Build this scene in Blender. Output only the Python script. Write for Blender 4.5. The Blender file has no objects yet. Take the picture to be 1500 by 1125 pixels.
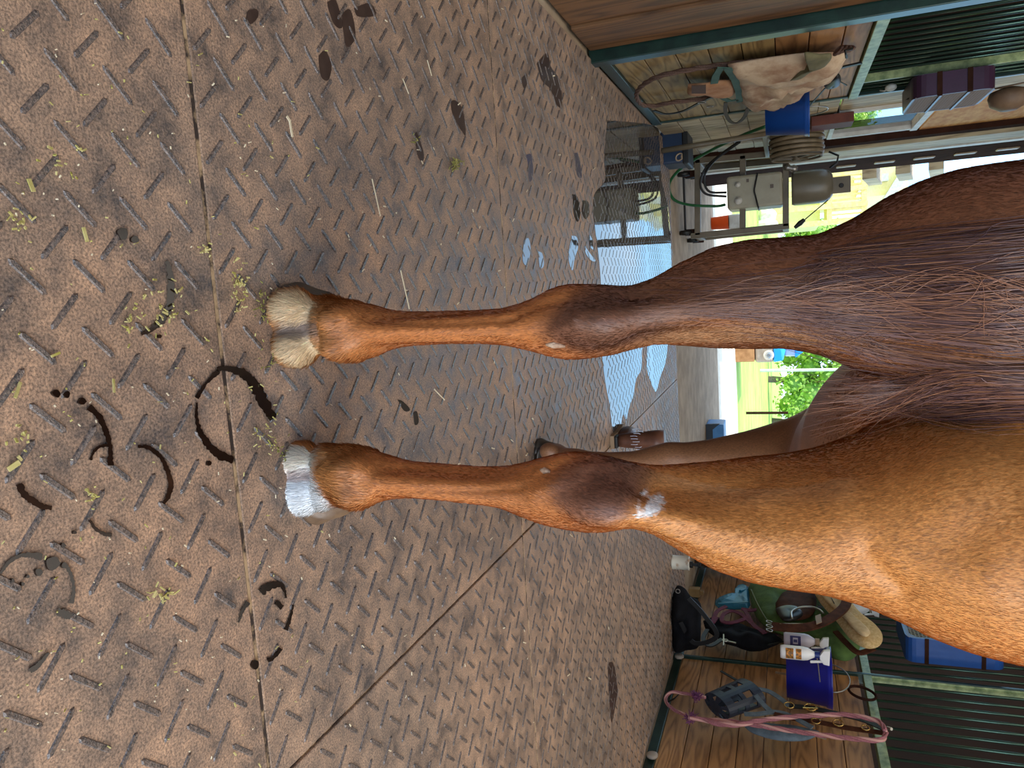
import bpy, bmesh, math, random
import numpy as np
from mathutils import Vector, Matrix, noise as mnoise
from mathutils.bvhtree import BVHTree
random.seed(7); rng = np.random.default_rng(7)
S = bpy.context.scene; COL = S.collection
PI = math.pi
# ------------------------------------------------------------------ camera (a phone held on its side, 0.77 m above the mats)
FOC, CH = 1105.0, 0.77
def nz(v): v = np.array(v, float); return v/np.linalg.norm(v)
_Z = nz((-60, 3030, -1105)); _Y = nz((-166.5, 400, 1105)); _Y = nz(_Y-_Z*_Y.dot(_Z)); _X = np.cross(_Z, _Y)
RW = np.array([_X, _Y, _Z])
cd = bpy.data.cameras.new('camera'); cam = bpy.data.objects.new('camera', cd); COL.objects.link(cam)
cd.sensor_fit = 'HORIZONTAL'; cd.sensor_width = 36; cd.lens = FOC/1500*36; cd.clip_start = .02; cd.clip_end = 500
ux, uy, uz = RW@np.array([0, 1, 0]), RW@np.array([-1, 0, 0]), -(RW@np.array([0, 0, 1]))
cam.matrix_world = Matrix(((ux[0], uy[0], uz[0], 0), (ux[1], uy[1], uz[1], 0), (ux[2], uy[2], uz[2], CH), (0, 0, 0, 1)))
S.camera = cam
S.view_settings.view_transform = 'Standard'; S.view_settings.look = 'None'
S.view_settings.gamma = 1; S.view_settings.use_curve_mapping = False
S.view_settings.exposure = 0.0
# measuring: a pixel of the photograph as a point on a plane of the place
def ray(x, y): return RW@np.array([(y-562.5)/FOC, (x-750)/FOC, 1.0])
def atz(x, y, z=0.0): d = ray(x, y); t = (z-CH)/d[2]; return Vector((t*d[0], t*d[1], z))
def aty(x, y, Y): d = ray(x, y); t = Y/d[1]; return Vector((t*d[0], Y, CH+t*d[2]))
def atx(x, y, X): d = ray(x, y); t = X/d[0]; return Vector((X, t*d[1], CH+t*d[2]))
# ------------------------------------------------------------------ sky
W = bpy.data.worlds.new('sky'); S.world = W; W.use_nodes = True
nt = W.node_tree; N = nt.nodes; L = nt.links; N.clear()
wo = N.new('ShaderNodeOutputWorld'); bg = N.new('ShaderNodeBackground'); L.new(bg.outputs[0], wo.inputs[0])
tc = N.new('ShaderNodeTexCoord'); sp = N.new('ShaderNodeSeparateXYZ'); L.new(tc.outputs['Generated'], sp.inputs[0])
cr = N.new('ShaderNodeValToRGB'); L.new(sp.outputs[2], cr.inputs[0])
el = cr.color_ramp.elements; el[0].position = 0.0; el[0].color = (.72, .86, 1, 1); el[1].position = .6; el[1].color = (.56, .70, .95, 1)
e = el.new(.10); e.color = (.32, .67, 1.0, 1); e = el.new(.30); e.color = (.46, .70, 1.0, 1)
nn = N.new('ShaderNodeTexNoise'); nn.inputs['Scale'].default_value = 2.2; nn.inputs['Detail'].default_value = 6
mp = N.new('ShaderNodeMapping'); mp.inputs['Scale'].default_value = (1, 1, 3.5); L.new(tc.outputs['Generated'], mp.inputs[0]); L.new(mp.outputs[0], nn.inputs[0])
cc = N.new('ShaderNodeValToRGB'); cc.color_ramp.elements[0].position = .57; cc.color_ramp.elements[1].position = .8; L.new(nn.outputs[0], cc.inputs[0])
mx = N.new('ShaderNodeMixRGB'); L.new(cc.outputs[0], mx.inputs[0]); L.new(cr.outputs[0], mx.inputs[1]); mx.inputs[2].default_value = (.95, .97, 1, 1)
L.new(mx.outputs[0], bg.inputs[0]); bg.inputs[1].default_value = 2.7
# ------------------------------------------------------------------ sun, daylight of the barn's open near end, added overhead fill
sd = bpy.data.lights.new('sun', 'SUN'); sd.energy = 6.0; sd.angle = .01; sd.color = (1, .95, .86)
so = bpy.data.objects.new('sun', sd); COL.objects.link(so); so.location = (-8, 10, 12)
so.rotation_euler = Vector((.80, .16, -.95)).to_track_quat('-Z', 'Y').to_euler()
def area(name, loc, tgt, w, h, power, col):
    d = bpy.data.lights.new(name, 'AREA'); d.shape = 'RECTANGLE'; d.size = w; d.size_y = h; d.energy = power; d.color = col
    o = bpy.data.objects.new(name, d); COL.objects.link(o); o.location = loc
    o.rotation_euler = (Vector(tgt)-Vector(loc)).to_track_quat('-Z', 'Y').to_euler(); return o
area('near_doorway_daylight', (3.6, -2.4, 2.4), (.5, 1.3, .5), 4.5, 3.2, 205, (1, .94, .84))
area('overhead_fill', (1.0, 2.4, 3.4), (1.0, 2.4, 0), 3.2, 4.5, 80, (1, .94, .84))  # area lamp added overhead to brighten the aisle
# ------------------------------------------------------------------ materials
def lin(c):
    return tuple((u/12.92 if u <= .04045 else ((u+.055)/1.055)**2.4) for u in [k/255 for k in c])
def setin(b, name, v):
    if name in b.inputs: b.inputs[name].default_value = v
def mat(name, c1, c2=None, scale=8, rough=.6, metal=0, bump=0, bscale=None, stretch=(1, 1, 1), detail=5, lo=.35, hi=.65, coat=0, spec=None, emit=None, c3=None, attr=None):
    m = bpy.data.materials.new(name); m.use_nodes = True; t = m.node_tree; n = t.nodes; l = t.links
    b = n['Principled BSDF']; b.inputs['Roughness'].default_value = rough; b.inputs['Metallic'].default_value = metal
    if spec is not None: setin(b, 'Specular IOR Level', spec)
    if coat: setin(b, 'Coat Weight', coat)
    c1 = lin(c1); b.inputs['Base Color'].default_value = (*c1, 1)
    if c2 is not None or bump:
        tx = n.new('ShaderNodeTexCoord'); mpn = n.new('ShaderNodeMapping'); l.new(tx.outputs['Object'], mpn.inputs[0])
        mpn.inputs['Scale'].default_value = stretch
    if c2 is not None:
        c2 = lin(c2); no = n.new('ShaderNodeTexNoise'); no.inputs['Scale'].default_value = scale; no.inputs['Detail'].default_value = detail; no.inputs['Roughness'].default_value = .6
        l.new(mpn.outputs[0], no.inputs[0]); r = n.new('ShaderNodeValToRGB'); l.new(no.outputs[0], r.inputs[0])
        r.color_ramp.elements[0].position = lo; r.color_ramp.elements[0].color = (*c1, 1)
        r.color_ramp.elements[1].position = hi; r.color_ramp.elements[1].color = (*c2, 1)
        if c3 is not None: q = r.color_ramp.elements.new((lo+hi)/2); q.color = (*lin(c3), 1)
        l.new(r.outputs[0], b.inputs['Base Color'])
    if bump:
        no2 = n.new('ShaderNodeTexNoise'); no2.inputs['Scale'].default_value = bscale or scale*3; no2.inputs['Detail'].default_value = 4
        l.new(mpn.outputs[0], no2.inputs[0]); bp = n.new('ShaderNodeBump'); bp.inputs['Strength'].default_value = bump; bp.inputs['Distance'].default_value = .01
        l.new(no2.outputs[0], bp.inputs['Height']); l.new(bp.outputs[0], b.inputs['Normal'])
    if emit: setin(b, 'Emission Color', (*lin(emit[:3]), 1)); setin(b, 'Emission Strength', emit[3])
    return m
def woodmat(name, c1, c2, axis='Y', scale=1.0, rough=.6, knots=True):
    m = bpy.data.materials.new(name); m.use_nodes = True; t = m.node_tree; n = t.nodes; l = t.links; b = n['Principled BSDF']; b.inputs['Roughness'].default_value = rough
    tx = n.new('ShaderNodeTexCoord'); mp_ = n.new('ShaderNodeMapping'); l.new(tx.outputs['Object'], mp_.inputs[0])
    s = {'Y': (1, .12, 1), 'Z': (1, 1, .12), 'X': (.12, 1, 1)}[axis]; mp_.inputs['Scale'].default_value = s
    inf = n.new('ShaderNodeObjectInfo'); add = n.new('ShaderNodeVectorMath'); add.operation = 'ADD'
    mul = n.new('ShaderNodeMath'); mul.operation = 'MULTIPLY'; mul.inputs[1].default_value = 17; l.new(inf.outputs['Random'], mul.inputs[0])
    l.new(mp_.outputs[0], add.inputs[0]); l.new(mul.outputs[0], add.inputs[1])
    wv = n.new('ShaderNodeTexNoise'); wv.inputs['Scale'].default_value = 9*scale; wv.inputs['Detail'].default_value = 1.5; l.new(add.outputs[0], wv.inputs[0])
    rg = n.new('ShaderNodeMath'); rg.operation = 'MULTIPLY'; rg.inputs[1].default_value = 9; l.new(wv.outputs[0], rg.inputs[0])
    fr = n.new('ShaderNodeMath'); fr.operation = 'PINGPONG'; fr.inputs[1].default_value = .5; l.new(rg.outputs[0], fr.inputs[0])
    fine = n.new('ShaderNodeTexNoise'); fine.inputs['Scale'].default_value = 90; fine.inputs['Detail'].default_value = 3; l.new(add.outputs[0], fine.inputs[0])
    mm = n.new('ShaderNodeMath'); mm.operation = 'MULTIPLY_ADD'; mm.inputs[1].default_value = .5; l.new(fine.outputs[0], mm.inputs[0]); l.new(fr.outputs[0], mm.inputs[2])
    r = n.new('ShaderNodeValToRGB'); l.new(mm.outputs[0], r.inputs[0])
    r.color_ramp.elements[0].position = .2; r.color_ramp.elements[0].color = (*lin(c1), 1); r.color_ramp.elements[1].position = .62; r.color_ramp.elements[1].color = (*lin(c2), 1)
    big = n.new('ShaderNodeTexNoise'); big.inputs['Scale'].default_value = 2.5; l.new(tx.outputs['Object'], big.inputs[0])
    hv = n.new('ShaderNodeHueSaturation'); l.new(r.outputs[0], hv.inputs['Color'])
    vr = n.new('ShaderNodeMapRange'); vr.inputs[3].default_value = .72; vr.inputs[4].default_value = 1.25; vr.inputs[1].default_value = .3; vr.inputs[2].default_value = .7; l.new(big.outputs[0], vr.inputs[0]); l.new(vr.outputs[0], hv.inputs['Value'])
    l.new(hv.outputs[0], b.inputs['Base Color'])
    bp = n.new('ShaderNodeBump'); bp.inputs['Strength'].default_value = .25; bp.inputs['Distance'].default_value = .004; l.new(mm.outputs[0], bp.inputs['Height']); l.new(bp.outputs[0], b.inputs['Normal'])
    return m
# ------------------------------------------------------------------ mesh builder
def V(*a): return Vector(a if len(a) == 3 else a[0])
class MB:
    def __init__(s): s.v = []; s.f = []
    def add(s, vs, fs):
        k = len(s.v); s.v += [tuple(p) for p in vs]; s.f += [tuple(i+k for i in f) for f in fs]; return s
    def box(s, x0, x1, y0, y1, z0, z1):
        return s.add([(x, y, z) for x in (x0, x1) for y in (y0, y1) for z in (z0, z1)],
                     [(0, 1, 3, 2), (4, 6, 7, 5), (0, 4, 5, 1), (2, 3, 7, 6), (0, 2, 6, 4), (1, 5, 7, 3)])
    def obox(s, c, a, b, d):
        c, a, b, d = V(c), V(a), V(b), V(d)
        return s.add([c+i*a+j*b+k*d for i in (-1, 1) for j in (-1, 1) for k in (-1, 1)],
                     [(0, 1, 3, 2), (4, 6, 7, 5), (0, 4, 5, 1), (2, 3, 7, 6), (0, 2, 6, 4), (1, 5, 7, 3)])
    def bar(s, p, q, w, h, up=(0, 0, 1)):
        p, q = V(p), V(q); d = q-p; u = V(up); sd_ = d.cross(u)
        if sd_.length < 1e-5: sd_ = d.cross(V(1, 0, 0))
        sd_.normalize(); u = sd_.cross(d).normalized()
        return s.obox((p+q)/2, d/2, sd_*w/2, u*h/2)
    def tube(s, pts, r, n=8, closed=False, flat=None):
        pts = [V(p) for p in pts]; m = len(pts); rr = r if hasattr(r, '__len__') else [r]*m
        T = []
        for i in range(m):
            a = pts[(i-1) % m] if (closed or i > 0) else pts[i]; b = pts[(i+1) % m] if (closed or i < m-1) else pts[i]
            T.append((b-a).normalized() if (b-a).length > 1e-9 else V(0, 0, 1))
        if flat is not None: u = V(flat)
        else: u = V(0, 0, 1) if abs(T[0].z) < .9 else V(1, 0, 0)
        vs = []
        for i in range(m):
            if flat is not None:
                u = V(flat) if not hasattr(flat[0], '__len__') else V(flat[i])
            u = (u-T[i]*u.dot(T[i])); u = u.normalized() if u.length > 1e-6 else T[i].orthogonal().normalized()
            w = T[i].cross(u)
            ri = rr[i]; ra, rb = (ri if hasattr(ri, '__len__') else (ri, ri))
            for k in range(n):
                t = 2*PI*k/n+(PI/4 if n == 4 else 0); vs.append(pts[i]+u*math.cos(t)*ra+w*math.sin(t)*rb)
        fs = []
        for i in range(m if closed else m-1):
            j = (i+1) % m
            for k in range(n): k2 = (k+1) % n; fs.append((i*n+k, i*n+k2, j*n+k2, j*n+k))
        if not closed: fs += [tuple(range(n-1, -1, -1)), tuple((m-1)*n+k for k in range(n))]
        return s.add(vs, fs)
    def strap(s, pts, w, t, nrm): # flat band: nrm = direction of thickness
        s.flat = True; q = math.sqrt(2); return s.tube(pts, [(t/2*q, w/2*q)]*len(pts), 4, flat=nrm)
    def lathe(s, c, prof, ax=(0, 0, 1), n=24, squash=(1, 1), cap=True):
        c, ax = V(c), V(ax).normalized(); u = ax.orthogonal().normalized() if abs(ax.z) < .999 else V(1, 0, 0); w = ax.cross(u); vs = []
        for r_, h in prof:
            for k in range(n): t = 2*PI*k/n; vs.append(c+ax*h+u*math.cos(t)*r_*squash[0]+w*math.sin(t)*r_*squash[1])
        fs = [(i*n+k, i*n+(k+1) % n, (i+1)*n+(k+1) % n, (i+1)*n+k) for i in range(len(prof)-1) for k in range(n)]
        if cap: fs += [tuple(range(n-1, -1, -1)), tuple((len(prof)-1)*n+k for k in range(n))]
        return s.add(vs, fs)
    def ell(s, c, rx, ry=None, rz=None, M=None, nu=16, nv=10):
        ry = ry or rx; rz = rz or rx; c = V(c); vs = []; M = M or Matrix.Identity(3)
        for i in range(nv+1):
            a = PI*i/nv
            for k in range(nu): t = 2*PI*k/nu; vs.append(c+M@V(rx*math.sin(a)*math.cos(t), ry*math.sin(a)*math.sin(t), -rz*math.cos(a)))
        return s.add(vs, [(i*nu+k, i*nu+(k+1) % nu, (i+1)*nu+(k+1) % nu, (i+1)*nu+k) for i in range(nv) for k in range(nu)])
    def ring(s, c, R_, r_, ax, n=20, m=6, squash=1.0):
        c, ax = V(c), V(ax).normalized(); u = ax.orthogonal().normalized(); w = ax.cross(u)
        return s.tube([c+u*math.cos(2*PI*k/n)*R_+w*math.sin(2*PI*k/n)*R_*squash for k in range(n)], r_, m, closed=True)
    def prism(s, poly, d): # polygon of 3-D points pushed along d
        n = len(poly); d = V(d); P = [V(p) for p in poly]
        return s.add(P+[p+d for p in P], [tuple(range(n-1, -1, -1)), tuple(range(n, 2*n))]+[(k, (k+1) % n, n+(k+1) % n, n+k) for k in range(n)])
def link(name, mb, m, parent=None, smooth=False, bevel=0, sub=0):
    me = bpy.data.meshes.new(name); me.from_pydata([tuple(p) for p in mb.v], [], mb.f); me.update()
    bm = bmesh.new(); bm.from_mesh(me); bmesh.ops.remove_doubles(bm, verts=bm.verts, dist=1e-6); bmesh.ops.recalc_face_normals(bm, faces=bm.faces); bm.to_mesh(me); bm.free()
    if m: me.materials.append(m)
    o = bpy.data.objects.new(name, me); COL.objects.link(o)
    if parent is not None:
        o.parent = parent
        if parent.type == 'EMPTY': o.location = -Vector(parent.location)
        else: o.location = -Vector(parent.get('_org', (0, 0, 0)))
    else:
        v = [Vector(q.co) for q in me.vertices]
        c = Vector(((min(p.x for p in v)+max(p.x for p in v))/2, (min(p.y for p in v)+max(p.y for p in v))/2, min(p.z for p in v)))
        me.transform(Matrix.Translation(-c)); o.location = c; o['_org'] = tuple(c)
    if smooth and not getattr(mb, 'flat', False):
        for p in me.polygons: p.use_smooth = True
    if bevel:
        b = o.modifiers.new('bevel', 'BEVEL'); b.width = bevel; b.segments = 2; b.limit_method = 'ANGLE'
    if sub: q = o.modifiers.new('sub', 'SUBSURF'); q.levels = sub; q.render_levels = sub
    return o
def tag(o, label, cat, group=None, kind=None):
    if label: o['label'] = label
    if cat: o['category'] = cat
    if group: o['group'] = group
    if kind: o['kind'] = kind
    return o
def thing(name, label, cat, loc, group=None):
    o = bpy.data.objects.new(name, None); COL.objects.link(o); o.location = loc; o.empty_display_size = .05
    return tag(o, label, cat, group)
def struct(name, mb, m, parent=None, label=None, **k):
    o = link(name, mb, m, parent, **k)
    if parent is None: o['kind'] = 'structure'
    if label: o['label'] = label
    return o
def catmull(pts, n=8):
    P = [V(p) for p in pts]; P = [2*P[0]-P[1]]+P+[2*P[-1]-P[-2]]; out = []
    for i in range(1, len(P)-2):
        for k in range(n):
            t = k/n; a, b, c, d = P[i-1:i+3]
            out.append(.5*((2*b)+(c-a)*t+(2*a-5*b+4*c-d)*t*t+(3*b-a-3*c+d)*t**3))
    out.append(P[-2]); return out
# ================================================================== THE BARN
M = {}
M['concrete'] = mat('concrete', (158, 138, 114), (190, 168, 140), 6, .85, spec=.15, bump=.1, bscale=60)
M['stallwood'] = woodmat('stall_plank_wood', (128, 88, 50), (176, 128, 78), 'Y', 1.0)
M['stallwood_pale'] = woodmat('weathered_plank_wood', (118, 94, 56), (166, 138, 88), 'Y', 1.0)
M['boards_v'] = woodmat('upright_board_wood', (84, 56, 32), (122, 84, 50), 'Z', .8)
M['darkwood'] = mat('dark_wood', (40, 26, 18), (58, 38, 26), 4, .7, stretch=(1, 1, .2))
M['paleply'] = woodmat('pale_wall_boards', (142, 124, 94), (190, 174, 140), 'Z', .7)
M['osb'] = mat('strand_board', (196, 128, 62), (226, 178, 112), 22, .75, stretch=(1, .35, 1), detail=8)
M['green'] = mat('green_steel', (18, 40, 34), (30, 58, 48), 14, .35, metal=.2, bump=.05, bscale=80)
M['green_pale'] = mat('worn_green_steel', (96, 116, 76), (160, 174, 124), 20, .45, metal=0)
M['bar'] = mat('grille_bar_steel', (60, 84, 74), None, rough=.25, metal=.7)
M['black'] = mat('black_paint', (14, 14, 15), None, rough=.5)
M['white_trim'] = mat('white_trim', (214, 212, 204), (190, 186, 176), 10, .5)
M['brown_steel'] = mat('brown_steel', (44, 28, 22), (60, 38, 30), 9, 1.0, spec=.03)
M['ceiling'] = mat('ceiling_wood', (96, 70, 46), (130, 98, 66), 4, .8, stretch=(1, .1, 1))
LX, RX = -.97, 2.6
# ground and slab
g = MB(); g.box(-60, 60, 9.42, 120, -.5, -.06); struct('ground', g, mat('grass_field', (132, 168, 66), (176, 196, 92), 1.2, .9, detail=10, c3=(150, 184, 74)), label='green mown field beyond the open barn door')
g = MB(); g.box(-14, 14, 9.42, 13.4, -.3, -.045); struct('trim_1', g, mat('gravel_drive', (222, 208, 178), (244, 236, 214), 12, .9, bump=.2), label='pale gravel drive just outside the barn door')
g = MB(); g.box(-4.2, 5.6, -2.4, 9.42, -.3, -.018); struct('floor', g, M['concrete'], label='grey concrete barn floor under and beyond the rubber mats')
# ceiling with three joists' worth of roof
g = MB(); g.box(-4.2, 5.6, -1.4, 9.5, 3.45, 3.6); struct('ceiling', g, M['ceiling'])
# stall backs (dark inside)
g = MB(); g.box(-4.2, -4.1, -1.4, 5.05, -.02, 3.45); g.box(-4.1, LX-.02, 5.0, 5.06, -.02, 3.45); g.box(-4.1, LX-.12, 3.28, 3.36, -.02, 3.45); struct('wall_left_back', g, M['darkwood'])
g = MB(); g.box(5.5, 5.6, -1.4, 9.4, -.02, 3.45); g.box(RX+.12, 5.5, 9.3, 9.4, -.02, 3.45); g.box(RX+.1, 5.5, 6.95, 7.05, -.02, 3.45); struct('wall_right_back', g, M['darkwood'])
# left wall near the camera: upright boards next to the stall post
wl = bpy.data.objects.new('wall_left', None); COL.objects.link(wl); wl.location = (LX, 3, 0); wl['kind'] = 'structure'; wl['label'] = 'brown board wall left of the green stall post'
for i, (y0, y1) in enumerate([(2.70, 3.02), (3.025, 3.335)]):
    g = MB(); g.box(LX-.14, LX-.03+.012*i, y0, y1, 0, 3.4); link('board', g, M['boards_v'], wl, bevel=.003)
g = MB(); g.box(LX-.16, LX-.1, -1.4, 1.6, 0, 3.45); struct('wall_left_near', g, M['boards_v'])
# ---- stall fronts
def stall_front(X, s, y0, y1, sill, top, label, bars, mull, post_w, woods, gap=.139):
    t = thing('stall_front', label, 'stall', (X, (y0+y1)/2, 0))
    n = int((sill-.02)/gap)
    for k in range(n+1):
        z0 = .055+k*gap; z1 = min(z0+gap-.004, sill-.006)
        if z1-z0 < .02: continue
        g = MB(); g.box(X-s*.045, X-s*.010, y0+.02, y1-.01, z0, z1); link('plank', g, woods[0] if k < 5 else woods[1 % len(woods)], t, bevel=.003)
    g = MB(); g.box(X-s*.055, X+s*.006, y0, y1, .002, .055); link('bottom_rail', g, M['green'], t, bevel=.003)
    g = MB(); g.box(X-s*.055, X+s*.008, y0, y1, sill, sill+.05); link('sill_rail', g, M['green_pale'], t, bevel=.003)
    g = MB(); g.box(X-s*.055, X+s*.004, y0, y1, top, top+.06); link('top_rail', g, M['green'], t, bevel=.003)
    for y in bars: g = MB(); g.tube([(X-s*.025, y, sill+.04), (X-s*.025, y, top+.01)], .0085, 8); link('grille_bar', g, M['bar'], t, smooth=True)
    for y, w in mull: g = MB(); g.box(X-s*.04, X+s*.004, y-w/2, y+w/2, sill, top); link('mullion', g, M['green_pale'], t, bevel=.002)
    for y, w, d in post_w: g = MB(); g.box(X-s*.06, X+s*d, y-w/2, y+w/2, -.01, 3.3); link('post', g, M['green'], t, bevel=.004)
    return t
bl = list(np.arange(3.46, 4.98, .088)); bl = [b for b in bl if abs(b-4.62) > .03]
stall_left = stall_front(LX, 1, 3.36, 5.0, 1.135, 2.35, 'left stall front, plank boards under a dark bar grille, beside the utility cart', bl, [(4.62, .02)], [(3.385, .075, .03), (4.985, .03, .0)], [M['stallwood_pale'], M['stallwood']])
br = [b for b in np.arange(2.30-.098*17, 6.9, .098) if abs(b-5.0) > .03]
stall_right = stall_front(RX, -1, .5, 6.9, 1.19, 2.45, 'long right stall front, wooden planks under a bar grille, with tack hung on it', br, [(5.0, .03)], [(5.0, .022, .012), (6.87, .05, .0)], [M['stallwood'], M['stallwood']])
# ---- rubber mats
M['mat'] = None
def matmat():
    m = bpy.data.materials.new('dusty_rubber'); m.use_nodes = True; t = m.node_tree; n = t.nodes; l = t.links; b = n['Principled BSDF']
    ge = n.new('ShaderNodeNewGeometry')
    def noi(s, d, r=.6):
        q = n.new('ShaderNodeTexNoise'); q.inputs['Scale'].default_value = s; q.inputs['Detail'].default_value = d; q.inputs['Roughness'].default_value = r; l.new(ge.outputs['Position'], q.inputs[0]); return q
    a = noi(10, 10, .78); c = noi(300, 3, .7); w = noi(1.3, 3)
    r = n.new('ShaderNodeValToRGB'); l.new(a.outputs[0], r.inputs[0]); e = r.color_ramp.elements
    e[0].position = .34; e[0].color = (*lin((88, 84, 82)), 1); e[1].position = .64; e[1].color = (*lin((200, 168, 138)), 1); q = e.new(.48); q.color = (*lin((158, 136, 116)), 1)
    r2 = n.new('ShaderNodeValToRGB'); l.new(c.outputs[0], r2.inputs[0]); e = r2.color_ramp.elements; e[0].position = .36; e[0].color = (.42, .42, .44, 1); e[1].position = .62; e[1].color = (1.25, 1.2, 1.15, 1)
    mu = n.new('ShaderNodeMixRGB'); mu.blend_type = 'MULTIPLY'; mu.inputs[0].default_value = 1; l.new(r.outputs[0], mu.inputs[1]); l.new(r2.outputs[0], mu.inputs[2])
    r3 = n.new('ShaderNodeValToRGB'); l.new(w.outputs[0], r3.inputs[0]); e = r3.color_ramp.elements; e[0].position = .35; e[0].color = (.8, .82, .86, 1); e[1].position = .65; e[1].color = (1.08, 1.0, .95, 1)
    mu2 = n.new('ShaderNodeMixRGB'); mu2.blend_type = 'MULTIPLY'; mu2.inputs[0].default_value = 1; l.new(mu.outputs[0], mu2.inputs[1]); l.new(r3.outputs[0], mu2.inputs[2])
    l.new(mu2.outputs[0], b.inputs['Base Color'])
    mr = n.new('ShaderNodeMapRange'); mr.inputs[3].default_value = .36; mr.inputs[4].default_value = .8; mr.inputs[1].default_value = .35; mr.inputs[2].default_value = .65; l.new(a.outputs[0], mr.inputs[0]); l.new(mr.outputs[0], b.inputs['Roughness'])
    bp = n.new('ShaderNodeBump'); bp.inputs['Strength'].default_value = .35; bp.inputs['Distance'].default_value = .002; l.new(c.outputs[0], bp.inputs['Height']); l.new(bp.outputs[0], b.inputs['Normal'])
    return m
M['mat'] = matmat()
M['rib'] = mat('rib_rubber', (64, 61, 60), (132, 114, 102), 260, .24, spec=.9, bump=.3, bscale=500, lo=.38, hi=.64)
PIT = .07775
def ribs(x0, x1, y0, y1, px, py, name, parent):
    vs = []; fs = []; hl, hw = .0285, .0042
    out = [(-hl, 0), (-hl+hw, -hw), (hl-hw, -hw), (hl, 0), (hl-hw, hw), (-hl+hw, hw)]
    tin = .62
    for par in (0, 1):
        ang = PI/4 if par == 0 else -PI/4; ca, sa = math.cos(ang), math.sin(ang)
        i0 = math.ceil((x0+.024-px-par*PIT/2)/PIT); i1 = math.floor((x1-.024-px-par*PIT/2)/PIT)
        j0 = math.ceil((y0+.024-py-par*PIT/2)/PIT); j1 = math.floor((y1-.024-py-par*PIT/2)/PIT)
        for i in range(i0, i1+1):
            for j in range(j0, j1+1):
                cx, cy = px+par*PIT/2+i*PIT, py+par*PIT/2+j*PIT
                wear = .0014+.0012*mnoise.noise(V(cx*2.1, cy*2.1, 3)) 
                h = max(.0012, wear+.0008); k = len(vs)
                for (u, v) in out: vs.append((cx+u*ca-v*sa, cy+u*sa+v*ca, -.0004))
                for (u, v) in out: u2 = u*(1-.09); v2 = v*tin; vs.append((cx+u2*ca-v2*sa, cy+u2*sa+v2*ca, h))
                fs += [(k+6, k+7, k+8, k+9, k+10, k+11)]+[(k+a, k+(a+1) % 6, k+6+(a+1) % 6, k+6+a) for a in range(6)]
    me = bpy.data.meshes.new(name); me.from_pydata(vs, [], fs); me.materials.append(M['rib']); o = bpy.data.objects.new(name, me); COL.objects.link(o)
    o.parent = parent; o.location = -Vector(parent.location); o['kind'] = 'stuff'
yed = [-1.60, -.35, .885, 2.10, 3.335, 4.56, 5.68]
wy = ['behind the camera side', 'nearest', 'under the horse\'s hind hooves', 'beside the horse\'s front hooves', 'under the near half of the puddle', 'under the far half of the puddle']
for r in range(1, 6):
    for s_, (xa, xb) in enumerate([(LX+.01, .748), (.754, RX-.02)]):
        y0, y1 = yed[r]+.003, yed[r+1]-.003
        if r == 1: desc = 'nearest rubber floor mat, brown with dust, %s of the long seam' % ('left' if s_ == 0 else 'right')
        else: desc = 'rubber mat %s, %s of the long seam' % ({2: 'under the hind hooves\' row', 3: 'in the front hooves\' row', 4: 'in the first row past the hooves', 5: 'in the farthest row'}[r], 'left' if s_ == 0 else 'right')
        t = thing('rubber_mat', desc, 'mat', ((xa+xb)/2, (y0+y1)/2, -.018), 'rubber mats tiling the aisle')
        g = MB(); g.box(xa, xb, y0, y1, -.018, 0); link('mat_sheet', g, M['mat'], t, bevel=.003)
        px = {0: .42, 1: .614}[s_]+[0, 0, .018, .01, .03, .02][r]; py = .60+[0, 0, .044, .03, .012, .05][r]
        ribs(xa, xb, y0, y1, px, py, 'tread_ribs', t)
# dirt packed in the seams
g = MB()
for y in yed[2:6]: g.box(LX+.01, RX-.02, y-.003, y+.003, -.016, -.0008)
g.box(.748, .754, -.35, 5.68, -.016, -.006)
struct('trim_2', g, mat('seam_dirt', (176, 148, 112), (54, 42, 34), 26, .95, lo=.44, hi=.56), label='dirt packed into the seams between the mats')
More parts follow.
